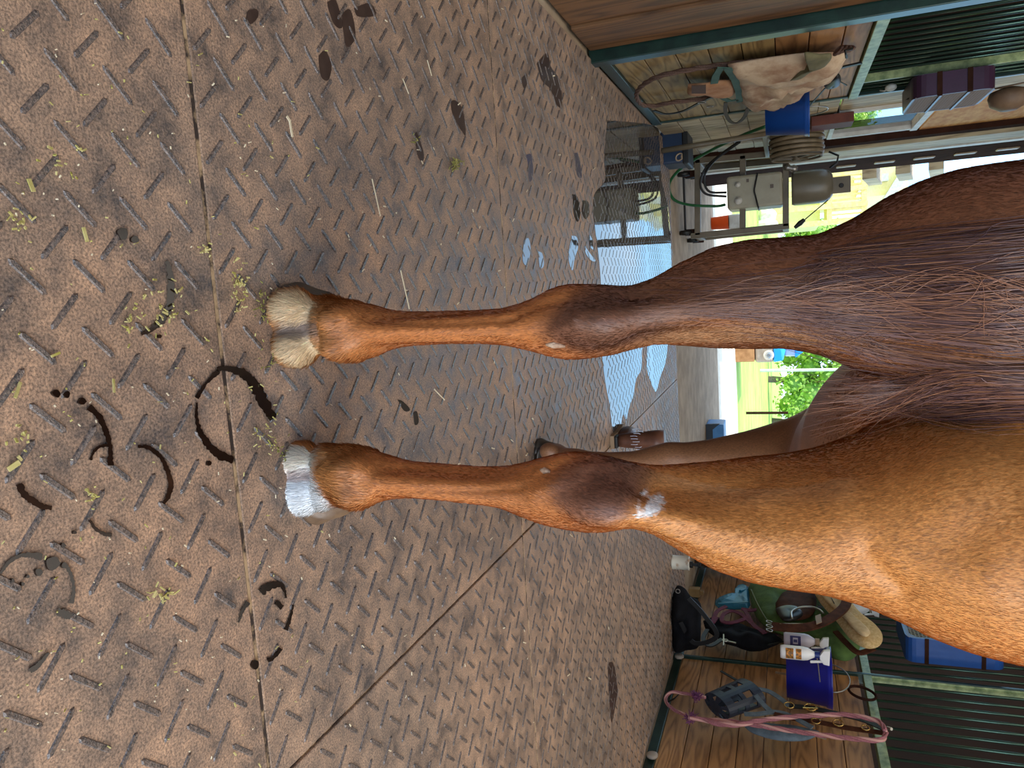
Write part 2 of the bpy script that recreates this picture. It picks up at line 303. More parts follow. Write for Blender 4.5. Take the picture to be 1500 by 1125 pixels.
# ================================================================== THE HORSE
def build_horse():
    import openvdb as vdb
    h = .006
    lo = np.array([-.30, .74, -.012]); hi = np.array([1.32, 3.28, 1.84])
    n = np.ceil((hi-lo)/h).astype(int); F = np.full(n, .5, np.float32)
    ax = [(lo[i]+h*np.arange(n[i])).astype(np.float32) for i in range(3)]
    def ev(bmin, bmax, fn, k=.02, sub=False):
        sl = []
        for i in range(3):
            a = max(0, int((bmin[i]-lo[i])/h)); b = min(n[i], int((bmax[i]-lo[i])/h)+1); sl.append(slice(a, max(a+1, b)))
        sl = tuple(sl); X = ax[0][sl[0]][:, None, None]; Y = ax[1][sl[1]][None, :, None]; Z = ax[2][sl[2]][None, None, :]
        b = np.asarray(fn(X, Y, Z), np.float32); a = F[sl]
        if sub: b = -b; hh = np.clip(.5-.5*(a-b)/k*-1, 0, 1) if False else np.clip(.5+.5*(a-b)/k, 0, 1); F[sl] = b*(1-hh)+a*hh+k*hh*(1-hh)
        else: hh = np.clip(.5+.5*(b-a)/k, 0, 1); F[sl] = b*(1-hh)+a*hh-k*hh*(1-hh)
    def ell(c, r, k=.02, sub=False, rz=0):
        c = np.array(c); m = max(r)+max(.05, 2*k); ca, sa = math.cos(rz), math.sin(rz)
        def fn(X, Y, Z):
            x = X-c[0]; y = Y-c[1]; x, y = ca*x+sa*y, -sa*x+ca*y
            q = np.sqrt((x/r[0])**2+(y/r[1])**2+((Z-c[2])/r[2])**2); return (q-1)*min(r)
        ev(c-m, c+m, fn, k, sub)
    def cone(p, q, r1, r2, k=.02, sub=False):
        p, q = np.array(p, float), np.array(q, float); m = max(r1, r2)+max(.05, 2*k); d = q-p; dd = d.dot(d)
        def fn(X, Y, Z):
            t = np.clip(((X-p[0])*d[0]+(Y-p[1])*d[1]+(Z-p[2])*d[2])/dd, 0, 1)
            return np.sqrt((X-p[0]-t*d[0])**2+(Y-p[1]-t*d[1])**2+(Z-p[2]-t*d[2])**2)-(r1+(r2-r1)*t)
        ev(np.minimum(p, q)-m, np.maximum(p, q)+m, fn, k, sub)
    def slices(rows, k=.02): # rows: z, X, Yc, a, bf, bb, taper-at-back
        R = np.array(sorted(rows), float); z = R[:, 0]
        m = .07+k; lo_ = [(R[:, 1]-R[:, 3]).min()-m, (R[:, 2]-R[:, 5]).min()-m, z[0]-m]; hi_ = [(R[:, 1]+R[:, 3]).max()+m, (R[:, 2]+R[:, 4]).max()+m, z[-1]+m]
        zz = ax[2]
        # smooth interpolation
        zf = np.linspace(z[0], z[-1], 400); T = []
        for c in range(1, 7):
            v = np.interp(zf, z, R[:, c]); kr = np.exp(-np.linspace(-2, 2, 9)**2); kr /= kr.sum(); v = np.convolve(np.pad(v, 4, 'edge'), kr, 'valid'); T.append(v)
        def fn(X, Y, Z):
            q = [np.interp(Z, zf, v).astype(np.float32) for v in T]
            dx = X-q[0]; dy = Y-q[1]; b = np.where(dy > 0, q[3], q[4]); u = dy/b
            a = q[2]*(1-q[5]*np.clip(-u, 0, 1.3)**1.5)
            f = (np.sqrt((dx/a)**2+u*u)-1)*np.minimum(q[2], b)
            g = np.maximum(z[0]-Z, Z-z[-1]); return np.maximum(f, g)
        ev(lo_, hi_, fn, k)
    def pix(rows):
        out = []
        for (x, yl, yr, Yc, bf, bb, tp) in rows:
            a, b = aty(x, yl, Yc), aty(x, yr, Yc); out.append(((a.z+b.z)/2, (a.x+b.x)/2, Yc, (b.x-a.x)/2, bf, bb, tp))
        return out
    prof = {520: (1.0, .045, .052, .1), 545: (1.0, .041, .046, .15), 570: (1.0, .035, .038, .2), 600: (1.0, .031, .034, .3), 650: (1.0, .029, .033, .35), 700: (1.0, .03, .035, .35), 740: (1.0, .034, .042, .35),
            770: (1.0, .042, .05, .35), 800: (1.0, .05, .056, .35), 830: (1.0, .058, .062, .35), 870: (1.0, .062, .07, .4), 900: (1.0, .062, .07, .45), 925: (1.01, .062, .07, .5), 960: (1.03, .07, .075, .45),
            1000: (1.05, .085, .09, .35), 1050: (1.07, .1, .11, .25), 1100: (1.09, .125, .135, .15), 1150: (1.11, .145, .155, .1), 1200: (1.125, .17, .175, .05), 1250: (1.14, .2, .19, 0), 1300: (1.14, .22, .2, 0),
            1350: (1.13, .24, .21, 0), 1400: (1.12, .26, .215, 0), 1450: (1.12, .27, .22, 0), 1500: (1.12, .28, .225, 0)}
    def pr(x, yl, yr): q = prof[x]; return (x, yl, yr)+q
    HL = pix([(478, 449, 514, 1.025, .034, .034, .1), (498, 445, 523, 1.008, .04, .046, .1), pr(520, 442, 528), pr(545, 446, 523), pr(570, 454, 511), pr(600, 457, 506), pr(650, 456, 503), pr(700, 455, 503), pr(740, 452, 505),
              pr(770, 443, 512), pr(800, 431, 519), pr(830, 421, 523), pr(870, 417, 523), pr(900, 419, 518), pr(925, 420, 511), pr(960, 408, 503), pr(1000, 385, 505), pr(1050, 362, 509), pr(1100, 352, 509), pr(1150, 349, 508),
              pr(1200, 345, 517), pr(1250, 322, 538), pr(1300, 290, 556), pr(1350, 266, 574), pr(1400, 251, 586), pr(1450, 243, 592), pr(1500, 237, 596)])
    HR = pix([(473, 652, 745, 1.03, .034, .034, .1), (494, 654, 736, 1.012, .04, .046, .1), pr(520, 655, 741), pr(545, 661, 736), pr(570, 669, 730), pr(600, 677, 728), pr(650, 681, 730), pr(700, 685, 734), pr(740, 685, 744),
              pr(770, 679, 757), pr(800, 671, 768), pr(830, 665, 773), pr(870, 668, 778), pr(900, 674, 775), pr(925, 681, 770), pr(960, 686, 779), pr(1000, 684, 803), pr(1050, 680, 828), pr(1100, 675, 840), pr(1150, 672, 845),
              pr(1200, 664, 847), pr(1250, 648, 858), pr(1300, 624, 880), pr(1350, 602, 905), pr(1400, 596, 923), pr(1450, 594, 935), pr(1500, 593, 943)])
    for H_ in (HL, HR):
        t = max(H_); sx = .03 if H_ is HL else -.03
        for dz, dx, fa, fb in ((.08, 0, .97, .97), (.16, sx*.5, .88, .9), (.24, sx, .70, .75), (.31, sx*1.3, .42, .5), (.36, sx*1.5, .15, .2)): H_.append((t[0]+dz, t[1]+dx, 1.15+dz*.15, t[3]*fa, .27*fb, .235*fb, 0))
    slices(HL, .015)
    slices(HR, .02)
    ell((.19, 1.22, 1.22), (.24, .27, .2), .07)
    for H_, sd_ in ((HL, -1), (HR, 1)):
        zs = [r[0] for r in sorted(H_)]; xs = [r[1] for r in sorted(H_)]; cx = lambda z: float(np.interp(z, zs, xs))
        ell((cx(.545), .945, .545), (.021, .026, .032), .03)                       # point of hock
        cone((cx(.56), .948, .56), (cx(.74), .985, .75), .015, .02, .025)           # Achilles tendon
        for q in (-1, 1): cone((cx(.59)+q*.032, .960, .59), (cx(.70)+q*.05, .955, .71), .006, .007, .02, True)   # hollows beside it
        cone((cx(.17), .965, .18), (cx(.42), .968, .46), .015, .019, .012)          # flexor tendon down the cannon
        ell((cx(.15)-.02, .968, .15), (.019, .028, .03), .012); ell((cx(.15)+.02, .968, .15), (.019, .028, .03), .012)   # fetlock (sesamoids)
        for q in (-1, 1): ell((cx(.49)+q*.034, 1.01, .49), (.014, .03, .03), .012)  # malleoli
    # pasterns and heel bulbs
    def foot(bulbs, top, coronet):
        cone(top, coronet, .036, .046, .02)
        for b in bulbs: ell(b[:3], b[3], .014)
    tL = (HL[0][1], 1.02, .115); cL = tuple(aty(430, 478, 1.06)); 
    foot([(*aty(428, 455, 1.02), (.034, .034, .042)), (*aty(434, 506, 1.02), (.033, .034, .040))], tL, (cL[0], 1.068, .062))
    cR = tuple(aty(440, 700, 1.06))
    foot([(*aty(440, 676, 1.03), (.031, .034, .038)), (*aty(444, 720, 1.03), (.037, .036, .045))], (HR[0][1], 1.03, .115), (cR[0], 1.078, .062))
    for c in (aty(426, 481, .985), aty(440, 697, .995)): cone((c.x, c.y, c.z-.03), (c.x, c.y+.01, c.z+.03), .006, .004, .012, True)
    for c in (aty(474, 485, .985), aty(482, 700, .99)): cone((c.x-.03, c.y, c.z), (c.x+.03, c.y, c.z), .005, .005, .014, True)
    # barrel along the heading
    th = math.radians(20); O = np.array([.235, 1.30]); hd = np.array([math.sin(th), math.cos(th)]); sdv = np.array([math.cos(th), -math.sin(th)])
    def B(s, l, z): p = O+hd*s+sdv*l; return (p[0], p[1], z)
    br = np.array([(-.28, 1.20, .13, .12), (-.15, 1.20, .22, .21), (0, 1.20, .26, .255), (.25, 1.155, .285, .27), (.5, 1.12, .325, .285), (.8, 1.105, .335, .285), (1.0, 1.10, .32, .26), (1.2, 1.10, .27, .21), (1.32, 1.10, .2, .15), (1.4, 1.1, .1, .08)])
    def barrel(X, Y, Z):
        s = (X-O[0])*hd[0]+(Y-O[1])*hd[1]; l = (X-O[0])*sdv[0]+(Y-O[1])*sdv[1]
        cz, hh, hw = (np.interp(s, br[:, 0], br[:, i]) for i in (1, 2, 3))
        f = (np.sqrt((l/hw)**2+((Z-cz)/hh)**2)-1)*np.minimum(hh, hw); return np.maximum(f, np.maximum(br[0, 0]-s, s-br[-1, 0]))
    ev([-.28, .8, .7], [1.2, 3.0, 1.6], barrel, .09)
    # front legs, standing in front of the hind ones
    def fore(dx, dy):
        rows = []
        for z, X, a, bf, bb in [(.10, .548, .032, .03, .03), (.145, .550, .040, .036, .042), (.19, .549, .030, .028, .032), (.25, .548, .027, .026, .03), (.33, .546, .030, .028, .034), (.38, .543, .042, .04, .04),
                                (.43, .536, .049, .046, .044), (.48, .532, .043, .044, .042), (.55, .528, .048, .05, .05), (.65, .520, .064, .07, .075), (.75, .512, .078, .10, .11), (.86, .51, .088, .14, .15), (1.0, .52, .08, .2, .2), (1.15, .53, .06, .2, .2)]:
            rows.append((z, X+dx*(1 if z < .8 else .8), 2.24+dy, a, bf, bb, .15))
        slices(rows, .04)
        cone((.548+dx, 2.25+dy, .11), (.548+dx, 2.30+dy, .06), .032, .04, .02)
        for q in (-1, 1): ell((.545+dx+q*.022, 2.26+dy, .05), (.026, .03, .032), .014)
    fore(0, 0); fore(.17, .06)
    ell(B(.98, 0, .93), (.16, .2, .14), .06, rz=-th)
    ell(B(1.05, -.13, 1.1), (.1, .17, .28), .08, rz=-th); ell(B(1.05, .13, 1.1), (.1, .17, .28), .08, rz=-th)
    # neck and head
    cone(B(1.1, 0, 1.28), B(1.62, 0, 1.56), .19, .12, .08); cone(B(1.15, 0, 1.15), B(1.6, 0, 1.48), .17, .09, .08)
    cone(B(1.66, 0, 1.60), B(1.84, 0, 1.42), .105, .088, .05); cone(B(1.84, 0, 1.42), B(1.98, 0, 1.22), .075, .052, .04); ell(B(1.99, 0, 1.21), (.05, .055, .05), .02)
    for q in (-1, 1):
        cone(B(1.60, q*.05, 1.68), B(1.62, q*.06, 1.79), .026, .006, .02); ell(B(1.80, q*.07, 1.46), (.03, .04, .07), .02); ell(B(2.0, q*.028, 1.22), (.014, .02, .022), .012)
    # muscle relief on the thighs and gaskins
    def groove(pts, r, Yc, k=.03, dy=0):
        P_ = [aty(x, y, Yc) for x, y in pts]
        for p, q in zip(P_[:-1], P_[1:]): cone(tuple(p), tuple(q), r, r, k, True)
    bg_ = vdb.FloatGrid(.5); bg_.copyFromArray(F); pts, quads = bg_.convertToQuads(0)
    pts = np.asarray(pts, float)*h+lo
    # keep the largest piece, light smoothing
    q = np.asarray(quads); m = len(pts)
    for it in range(3):
        acc = np.zeros_like(pts); cnt = np.zeros(m)
        for a, b in ((0, 1), (1, 2), (2, 3), (3, 0)):
            np.add.at(acc, q[:, a], pts[q[:, b]]); np.add.at(acc, q[:, b], pts[q[:, a]]); np.add.at(cnt, q[:, a], 1); np.add.at(cnt, q[:, b], 1)
        pts = pts*.4+.6*acc/np.maximum(cnt, 1)[:, None]
    return pts, q, HL, HR, B
def make_horse():
    pts, q, HL, HR, B = build_horse()
    # ---- muscle relief pushed along the normals on the parts seen close
    me = bpy.data.meshes.new('body'); nf = len(q)
    me.vertices.add(len(pts)); me.vertices.foreach_set('co', pts.astype(np.float32).ravel())
    me.loops.add(nf*4); me.loops.foreach_set('vertex_index', q[:, ::-1].astype(np.int32).ravel() if False else q.astype(np.int32).ravel())
    me.polygons.add(nf); me.polygons.foreach_set('loop_start', np.arange(nf, dtype=np.int32)*4); me.polygons.foreach_set('use_smooth', np.ones(nf, bool))
    me.update(calc_edges=True)
    bm = bmesh.new(); bm.from_mesh(me); bmesh.ops.recalc_face_normals(bm, faces=bm.faces); bm.to_mesh(me); bm.free()
    nv = len(me.vertices); co = np.empty(nv*3, np.float32); me.vertices.foreach_get('co', co); co = co.reshape(-1, 3)
    nr = np.empty(nv*3, np.float32); me.vertices.foreach_get('normal', nr); nr = nr.reshape(-1, 3)
    back = np.clip(-nr[:, 1]*2, 0, 1)*(co[:, 1] < 1.35)
    disp = np.zeros(nv, np.float32)
    def lineamp(P_, w, amp, mask=back):
        nonlocal disp
        P_ = [np.array((p.x, p.z)) for p in P_]; d = np.full(nv, 9.0); XZ = co[:, [0, 2]]
        for a, b in zip(P_[:-1], P_[1:]):
            ab = b-a; t = np.clip(((XZ-a)@ab)/ab.dot(ab), 0, 1); d = np.minimum(d, np.linalg.norm(XZ-a-t[:, None]*ab, axis=1))
        disp += (amp*np.exp(-(d/w)**2)*mask).astype(np.float32)
    A = lambda L_, Y=.98: [aty(x, y, Y) for x, y in L_]
    lineamp(A([(930, 757), (1000, 765), (1080, 792), (1150, 812)]), .008, -.004)
    lineamp(A([(960, 715), (1010, 722), (1080, 726), (1125, 716), (1145, 700)]), .009, -.005)
    lineamp(A([(1170, 690), (1215, 700), (1245, 720)], .93), .007, -.003); lineamp(A([(1180, 716), (1215, 735), (1250, 740)], .93), .006, .003)
    lineamp(A([(1270, 815), (1320, 862)], .95), .012, -.006); lineamp(A([(1300, 640), (1360, 670), (1400, 625)], .92), .012, -.004)
    lineamp(A([(1400, 800), (1440, 770), (1500, 740)], .92), .03, -.006); lineamp(A([(1340, 830), (1400, 850), (1500, 860)], .92), .03, .006)
    lineamp(A([(1240, 760), (1330, 740), (1450, 690)], .92), .04, .008)
    lineamp(A([(845, 690), (870, 684), (900, 690), (915, 705)], .96), .006, .0035); lineamp(A([(850, 745), (870, 754), (900, 750)], .96), .006, .003)
    lineamp(A([(800, 690), (840, 672), (880, 680)], .97), .006, -.004); lineamp(A([(790, 720), (820, 705), (850, 700)], .96), .008, .003)
    lineamp(A([(860, 440), (900, 442), (1000, 432), (1100, 425)], .96), .008, -.004); lineamp(A([(940, 500), (1010, 490), (1100, 470)], .96), .01, -.003)
    lineamp(A([(800, 500), (830, 480), (860, 470)], .96), .008, .004); lineamp(A([(740, 470), (790, 448), (830, 440)], .96), .006, -.003)
    for Lq in ([(545, 468), (600, 472), (680, 473), (760, 466)], [(560, 716), (620, 715), (700, 717), (770, 712)]): lineamp(A(Lq, .965), .0045, -.0035)
    for Lq in ([(575, 495), (680, 492), (760, 500)], [(575, 690), (680, 694), (750, 694)]): lineamp(A(Lq, .965), .004, -.002)
    pts2 = co+nr*(disp[:, None]+.0008); pts2[:, 2] = np.maximum(pts2[:, 2], .002); me.vertices.foreach_set('co', pts2.ravel()); me.update()
    # ---- coat colours, plus painted shade on the left hind, mapped on the skin
    x, y, z = pts2.T.astype(float)
    def c(r, g, b): return np.array(lin((r, g, b)))
    C = np.tile(c(196, 130, 68), (nv, 1))
    def put(col, w): nonlocal C; w = np.clip(w, 0, 1)[:, None]; C = C*(1-w)+c(*col)*w
    ss = lambda e0, e1, v: np.clip((v-e0)/(e1-e0), 0, 1)**2*(3-2*np.clip((v-e0)/(e1-e0), 0, 1))
    wob = .02*np.sin(x*31+z*17)+.012*np.sin(x*67-z*41+1)
    hind = (y < 1.5)
    put((180, 110, 58), hind*ss(.62, .50, z+wob))                   # lower leg redder
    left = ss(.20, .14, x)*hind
    put((150, 96, 60), left*ss(.5, .7, z)*.9)  # left hind: partly browner coat, mostly its shade painted into the colour
    put((128, 82, 58), left*ss(.55, .75, z+wob)*ss(.06, -.02, x+wob)*.8)  # outer left thigh darker again, more of that side's shade painted in
    def blob(px, py, Y, rx, rz, col, s=1.0, ymax=1.02):
        p = aty(px, py, Y); d = np.sqrt(((x-p.x)/rx)**2+((z-p.z)/rz)**2)+wob*4; put(col, s*ss(1.25, .6, d)*(y < ymax))
    blob(872, 720, .94, .042, .062, (116, 78, 64), .8); blob(900, 718, .94, .03, .04, (96, 66, 56), .4)
    blob(885, 470, .94, .045, .085, (96, 64, 52), .85); blob(950, 440, .96, .06, .10, (110, 72, 52), .7)
    blob(1090, 690, 1.0, .04, .13, (182, 138, 98), .6); blob(1090, 500, 1.0, .03, .12, (178, 132, 92), .7)
    fz = ss(.22, .12, z)*hind; put((188, 124, 68), fz)
    # pasterns
    blob(428, 452, .99, .034, .042, (214, 184, 142), .9); blob(436, 508, .99, .034, .042, (214, 184, 142), .9); blob(437, 482, .99, .016, .05, (128, 106, 92), .9)
    blob(440, 672, 1.0, .030, .045, (216, 204, 184), .9); blob(448, 728, 1.0, .050, .056, (240, 240, 240), 1.0, 1.2); blob(440, 697, 1.0, .012, .035, (176, 150, 140), .8)
    # white hair marks on the right gaskin
    def spot(px, py, r, rz, s=1):
        p = aty(px, py, .955); d = np.sqrt(((x-p.x)/r)**2+((z-p.z)/rz)**2)+.35*np.sin(x*900+3*np.sin(z*700))*.5; put((244, 238, 232), s*ss(1.15, .75, d)*(y < 1.06)*(nr[:, 1] < 0))
    spot(961, 741, .0085, .0085); spot(952, 742, .008, .004); spot(942, 744, .006, .003, .8); spot(941, 728, .004, .003, .8); spot(940, 736, .003, .002, .7)
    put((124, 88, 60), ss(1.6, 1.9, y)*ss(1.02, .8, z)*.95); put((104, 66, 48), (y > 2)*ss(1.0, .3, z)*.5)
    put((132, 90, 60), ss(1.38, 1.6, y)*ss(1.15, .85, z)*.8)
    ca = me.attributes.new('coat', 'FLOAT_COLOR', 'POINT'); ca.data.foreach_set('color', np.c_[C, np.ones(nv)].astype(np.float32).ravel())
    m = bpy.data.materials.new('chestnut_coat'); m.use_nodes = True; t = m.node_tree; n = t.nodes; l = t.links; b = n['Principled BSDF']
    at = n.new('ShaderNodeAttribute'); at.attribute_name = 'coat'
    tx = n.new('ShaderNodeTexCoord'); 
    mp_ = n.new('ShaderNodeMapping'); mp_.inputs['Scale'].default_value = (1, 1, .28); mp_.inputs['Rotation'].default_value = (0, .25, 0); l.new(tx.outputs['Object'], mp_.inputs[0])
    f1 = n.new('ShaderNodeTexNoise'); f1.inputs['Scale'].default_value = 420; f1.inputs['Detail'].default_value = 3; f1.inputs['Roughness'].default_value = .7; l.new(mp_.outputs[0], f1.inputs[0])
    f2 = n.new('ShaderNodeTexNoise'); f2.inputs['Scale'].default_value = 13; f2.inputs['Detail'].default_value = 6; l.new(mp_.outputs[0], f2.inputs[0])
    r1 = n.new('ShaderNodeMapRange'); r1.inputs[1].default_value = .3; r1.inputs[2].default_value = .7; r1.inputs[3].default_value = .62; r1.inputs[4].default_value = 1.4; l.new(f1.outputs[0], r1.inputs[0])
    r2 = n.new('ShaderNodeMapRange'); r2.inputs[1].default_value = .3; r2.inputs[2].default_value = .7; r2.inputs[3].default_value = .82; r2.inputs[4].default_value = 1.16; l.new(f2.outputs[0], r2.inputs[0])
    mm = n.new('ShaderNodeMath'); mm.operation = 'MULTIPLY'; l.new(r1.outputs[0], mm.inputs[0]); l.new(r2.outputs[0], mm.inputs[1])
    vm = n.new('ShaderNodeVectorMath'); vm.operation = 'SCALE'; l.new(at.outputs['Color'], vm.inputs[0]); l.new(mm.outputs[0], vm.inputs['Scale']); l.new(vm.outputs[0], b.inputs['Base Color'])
    b.inputs['Roughness'].default_value = .46; setin(b, 'Specular IOR Level', .45); setin(b, 'Sheen Weight', .12); setin(b, 'Sheen Roughness', .4); setin(b, 'Sheen Tint', (.9, .8, .9, 1))
    bp = n.new('ShaderNodeBump'); bp.inputs['Strength'].default_value = .35; bp.inputs['Distance'].default_value = .0015; l.new(f1.outputs[0], bp.inputs['Height']); l.new(bp.outputs[0], b.inputs['Normal'])
    me.materials.append(m); M['coat'] = m
    root = thing('horse', 'chestnut horse seen from behind, standing square with one white hind pastern', 'horse', (.35, 1.5, 0))
    ob = bpy.data.objects.new('body', me); COL.objects.link(ob); ob.parent = root; ob.location = -root.location
    # hooves
    horn = mat('hoof_horn', (92, 72, 56), (132, 104, 78), 30, .4, stretch=(1, 1, .2), bump=.1); hornd = mat('dark_hoof_horn', (48, 42, 38), (84, 76, 66), 30, .4, stretch=(1, 1, .2), bump=.1)
    def hoof(cx, cy, r, mtl, yaw, zt=.062, lab=None):
        g = MB(); nu = 28; vs = []
        prof_ = [(1.0, 0, 0), (1.03, .012, 0), (.90, .6, -.006), (.82, 1.0, -.012), (.5, 1.02, -.012)]
        for rr, hz, sh in prof_:
            for k in range(nu):
                t_ = 2*PI*k/nu; ux_, uy_ = math.sin(t_), math.cos(t_)
                fy = uy_*(1.12 if uy_ > 0 else .80); zz = hz*(zt*.5+zt*.42*(uy_+.25)) if hz > .1 else hz
                vx, vy = ux_*rr*r, fy*rr*r+sh; vs.append((cx+vx*math.cos(yaw)+vy*math.sin(yaw), cy-vx*math.sin(yaw)+vy*math.cos(yaw), max(zz, 0)))
        g.add(vs, [(i*nu+k, i*nu+(k+1) % nu, (i+1)*nu+(k+1) % nu, (i+1)*nu+k) for i in range(len(prof_)-1) for k in range(nu)]+[tuple(range(nu-1, -1, -1)), tuple((len(prof_)-1)*nu+k for k in range(nu))])
        o = link('hoof', g, mtl, root, smooth=True)
        if lab: o['label'] = lab
    hoof(aty(420, 476, 1.07).x-.006, 1.062, .062, hornd, -.25, .075); hoof(aty(440, 706, 1.08).x+.006, 1.07, .062, horn, .2, .075, 'pale brown hoof under the white pastern')
    hoof(.548, 2.295, .056, hornd, 0, .07); hoof(.718, 2.355, .056, hornd, 0, .07)
    # chestnuts: pale horny callosities inside the hind legs
    dg = bpy.context.evaluated_depsgraph_get()
    bvh = BVHTree.FromPolygons([tuple(p) for p in pts2.tolist()], q.tolist())
    Cc = Vector((0, 0, CH))
    def hit(px, py):
        d = Vector(ray(px, py)).normalized(); r_ = bvh.ray_cast(Cc, d); return r_[0], r_[1], d
    cm = mat('horn_callus', (206, 178, 150), (150, 110, 84), 60, .7, bump=.4)
    for (pp, qq) in (((800, 504), (828, 507)), ((792, 688), (806, 691))):
        a, na, d = hit(*pp); b_, nb, d = hit(*qq)
        if a and b_: g = MB(); g.tube([a-d*.000, a.lerp(b_, .4)-d*.0025, b_-d*.0005], [.0025, .005, .002], 8); link('chestnut_callus', g, cm, root, smooth=True)
    # ---- short coat hair lying along the skin of the parts seen from behind
    Rh = np.random.default_rng(5); fr = np.array([p.vertices[:] for p in me.polygons]); fa = np.empty(len(me.polygons), np.float32); me.polygons.foreach_get('area', fa)
    nv3 = np.empty(nv*3, np.float32); me.vertices.foreach_get('normal', nv3); nv3 = nv3.reshape(-1, 3)
    cen = pts2[fr].mean(1); fnm = nv3[fr].mean(1); fnm /= np.linalg.norm(fnm, axis=1)[:, None]
    view = cen-np.array([0, 0, CH]); vis = (np.sum(view*fnm, 1) < .25*np.linalg.norm(view, axis=1))&(cen[:, 1] < 1.75)
    w = fa*vis*np.where(cen[:, 2] < .2, 2.2, 1.0)*ss(1.75, 1.4, cen[:, 1])*ss(1.55, 1.1, cen[:, 2]); w = w/w.sum(); NH = 150000; pick = Rh.choice(len(w), NH, p=w)
    uv_ = Rh.random((NH, 2)); qd = pts2[fr[pick]]; P0 = (qd[:, 0]*(1-uv_[:, :1])+qd[:, 1]*uv_[:, :1])*(1-uv_[:, 1:])+(qd[:, 3]*(1-uv_[:, :1])+qd[:, 2]*uv_[:, :1])*uv_[:, 1:]
    Nn = fnm[pick]; sw = .35*np.sin(P0[:, 0]*9+P0[:, 2]*6)+.2*np.sin(P0[:, 0]*23-P0[:, 2]*17)
    D = np.c_[sw+Rh.normal(0, .16, NH), Rh.normal(0, .16, NH), -np.ones(NH)]; D -= Nn*np.sum(D*Nn, 1)[:, None]; D /= np.linalg.norm(D, axis=1)[:, None]
    low = P0[:, 2] < .17; Lh_ = np.where(low, Rh.uniform(.008, .017, NH), Rh.uniform(.005, .010, NH)); lift = np.where(low, .28, .09)*Rh.uniform(.4, 1.4, NH)
    Sd = np.cross(D, Nn); wd = Rh.uniform(.00028, .0005, NH)[:, None]
    A0 = P0-Nn*.0004; tip = P0+D*Lh_[:, None]+Nn*(Lh_*lift)[:, None]; mid_ = (P0+tip)/2+Nn*(Lh_*.05)[:, None]
    tip[:, 2] = np.maximum(tip[:, 2], .002)
    vv = np.stack([A0-Sd*wd, A0+Sd*wd, mid_+Sd*wd*.8, tip, mid_-Sd*wd*.8], 1).reshape(-1, 3); ff = (np.arange(NH)*5)[:, None]+np.arange(5)[None]
    hmesh = bpy.data.meshes.new('coat_hair'); hmesh.vertices.add(NH*5); hmesh.vertices.foreach_set('co', vv.astype(np.float32).ravel()); hmesh.loops.add(NH*5); hmesh.loops.foreach_set('vertex_index', ff.astype(np.int32).ravel()); hmesh.polygons.add(NH); hmesh.polygons.foreach_set('loop_start', np.arange(NH, dtype=np.int32)*5); hmesh.update(calc_edges=True)
    hcv = C[fr[pick, 0]]*np.clip(Rh.normal(1.22, .24, NH), .6, 2.0)[:, None]; hcv = np.clip(hcv, 0, .95)
    ha = hmesh.attributes.new('coat', 'FLOAT_COLOR', 'POINT'); ha.data.foreach_set('color', np.repeat(np.c_[hcv, np.ones(NH)], 5, 0).astype(np.float32).ravel())
    hm2 = bpy.data.materials.new('coat_hair'); hm2.use_nodes = True; b = hm2.node_tree.nodes['Principled BSDF']; at = hm2.node_tree.nodes.new('ShaderNodeAttribute'); at.attribute_name = 'coat'
    hm2.node_tree.links.new(at.outputs['Color'], b.inputs['Base Color']); b.inputs['Roughness'].default_value = .45; hmesh.materials.append(hm2)
    o = bpy.data.objects.new('coat_hair', hmesh); COL.objects.link(o); o.parent = root; o.location = -root.location; o['kind'] = 'stuff'
    # ---- tail hair
    tv = []; tf = []; tcol = []
    last = {}
    def strand(P2, off, r, col, nseg=16):
        P2 = catmull([V(a, b, 0) for a, b in P2], max(3, nseg//(len(P2)-1))); pp = []; lastd = .9
        for k, p in enumerate(P2):
            a, nn_, d = hit(p.x, p.y)
            t_ = k/(len(P2)-1)
            if a is None or (a-Cc).length > 1.4: dist = lastd
            else: dist = (a-Cc).length-off*(1-.6*t_)-.002; dist = lastd+np.clip(dist-lastd, -.03, .012)
            if k == 0 and a is not None: dist = (a-Cc).length-off
            lastd = dist; pp.append(Cc+d*dist)
        jx = (pp[0].x-.2)*.16+random.gauss(0, .006); up = []
        for k in range(7):                                         # up to the dock, above the frame
            t_ = 1-k/7; tz = pp[0].z+(1.43-pp[0].z)*t_; tx_ = pp[0].x+(.2+jx-pp[0].x)*(1-(1-t_)**1.6)
            hq = bvh.ray_cast(Vector((tx_, .2, tz)), Vector((0, 1, 0)))[0]
            yv = (hq.y-off-.014) if hq else pp[0].y
            up.append(Vector((tx_, yv*t_+min(pp[0].y, yv)*(1-t_), tz)))
        pp = up+pp
        base = len(tv); mseg = len(pp)
        for k, p in enumerate(pp):
            T = (pp[min(k+1, mseg-1)]-pp[max(k-1, 0)]).normalized(); u = T.cross(V(0, 1, 0)).normalized(); w = T.cross(u); rr = r*(1-.75*(k/(mseg-1))**2)
            for j in range(3): a_ = 2*PI*j/3; tv.append(tuple(p+u*math.cos(a_)*rr+w*math.sin(a_)*rr)); tcol.append(col)
        for k in range(mseg-1):
            for j in range(3): j2 = (j+1) % 3; tf.append((base+k*3+j, base+k*3+j2, base+(k+1)*3+j2, base+(k+1)*3+j))
    def hc():
        c0 = np.array(lin(random.choice([(98, 68, 62), (84, 60, 62), (112, 76, 58), (76, 52, 50), (118, 88, 84), (124, 84, 62)]))); 
        if random.random() < .05: c0 = np.array(lin((158, 110, 78)))
        return (*c0, 1)
    G = random.gauss
    bands = [(342, 12, 6), (370, 12, 7), (432, 14, 7), (466, 12, 7), (498, 11, 5), (548, 14, 4), (400, 40, 7), (480, 45, 7)]
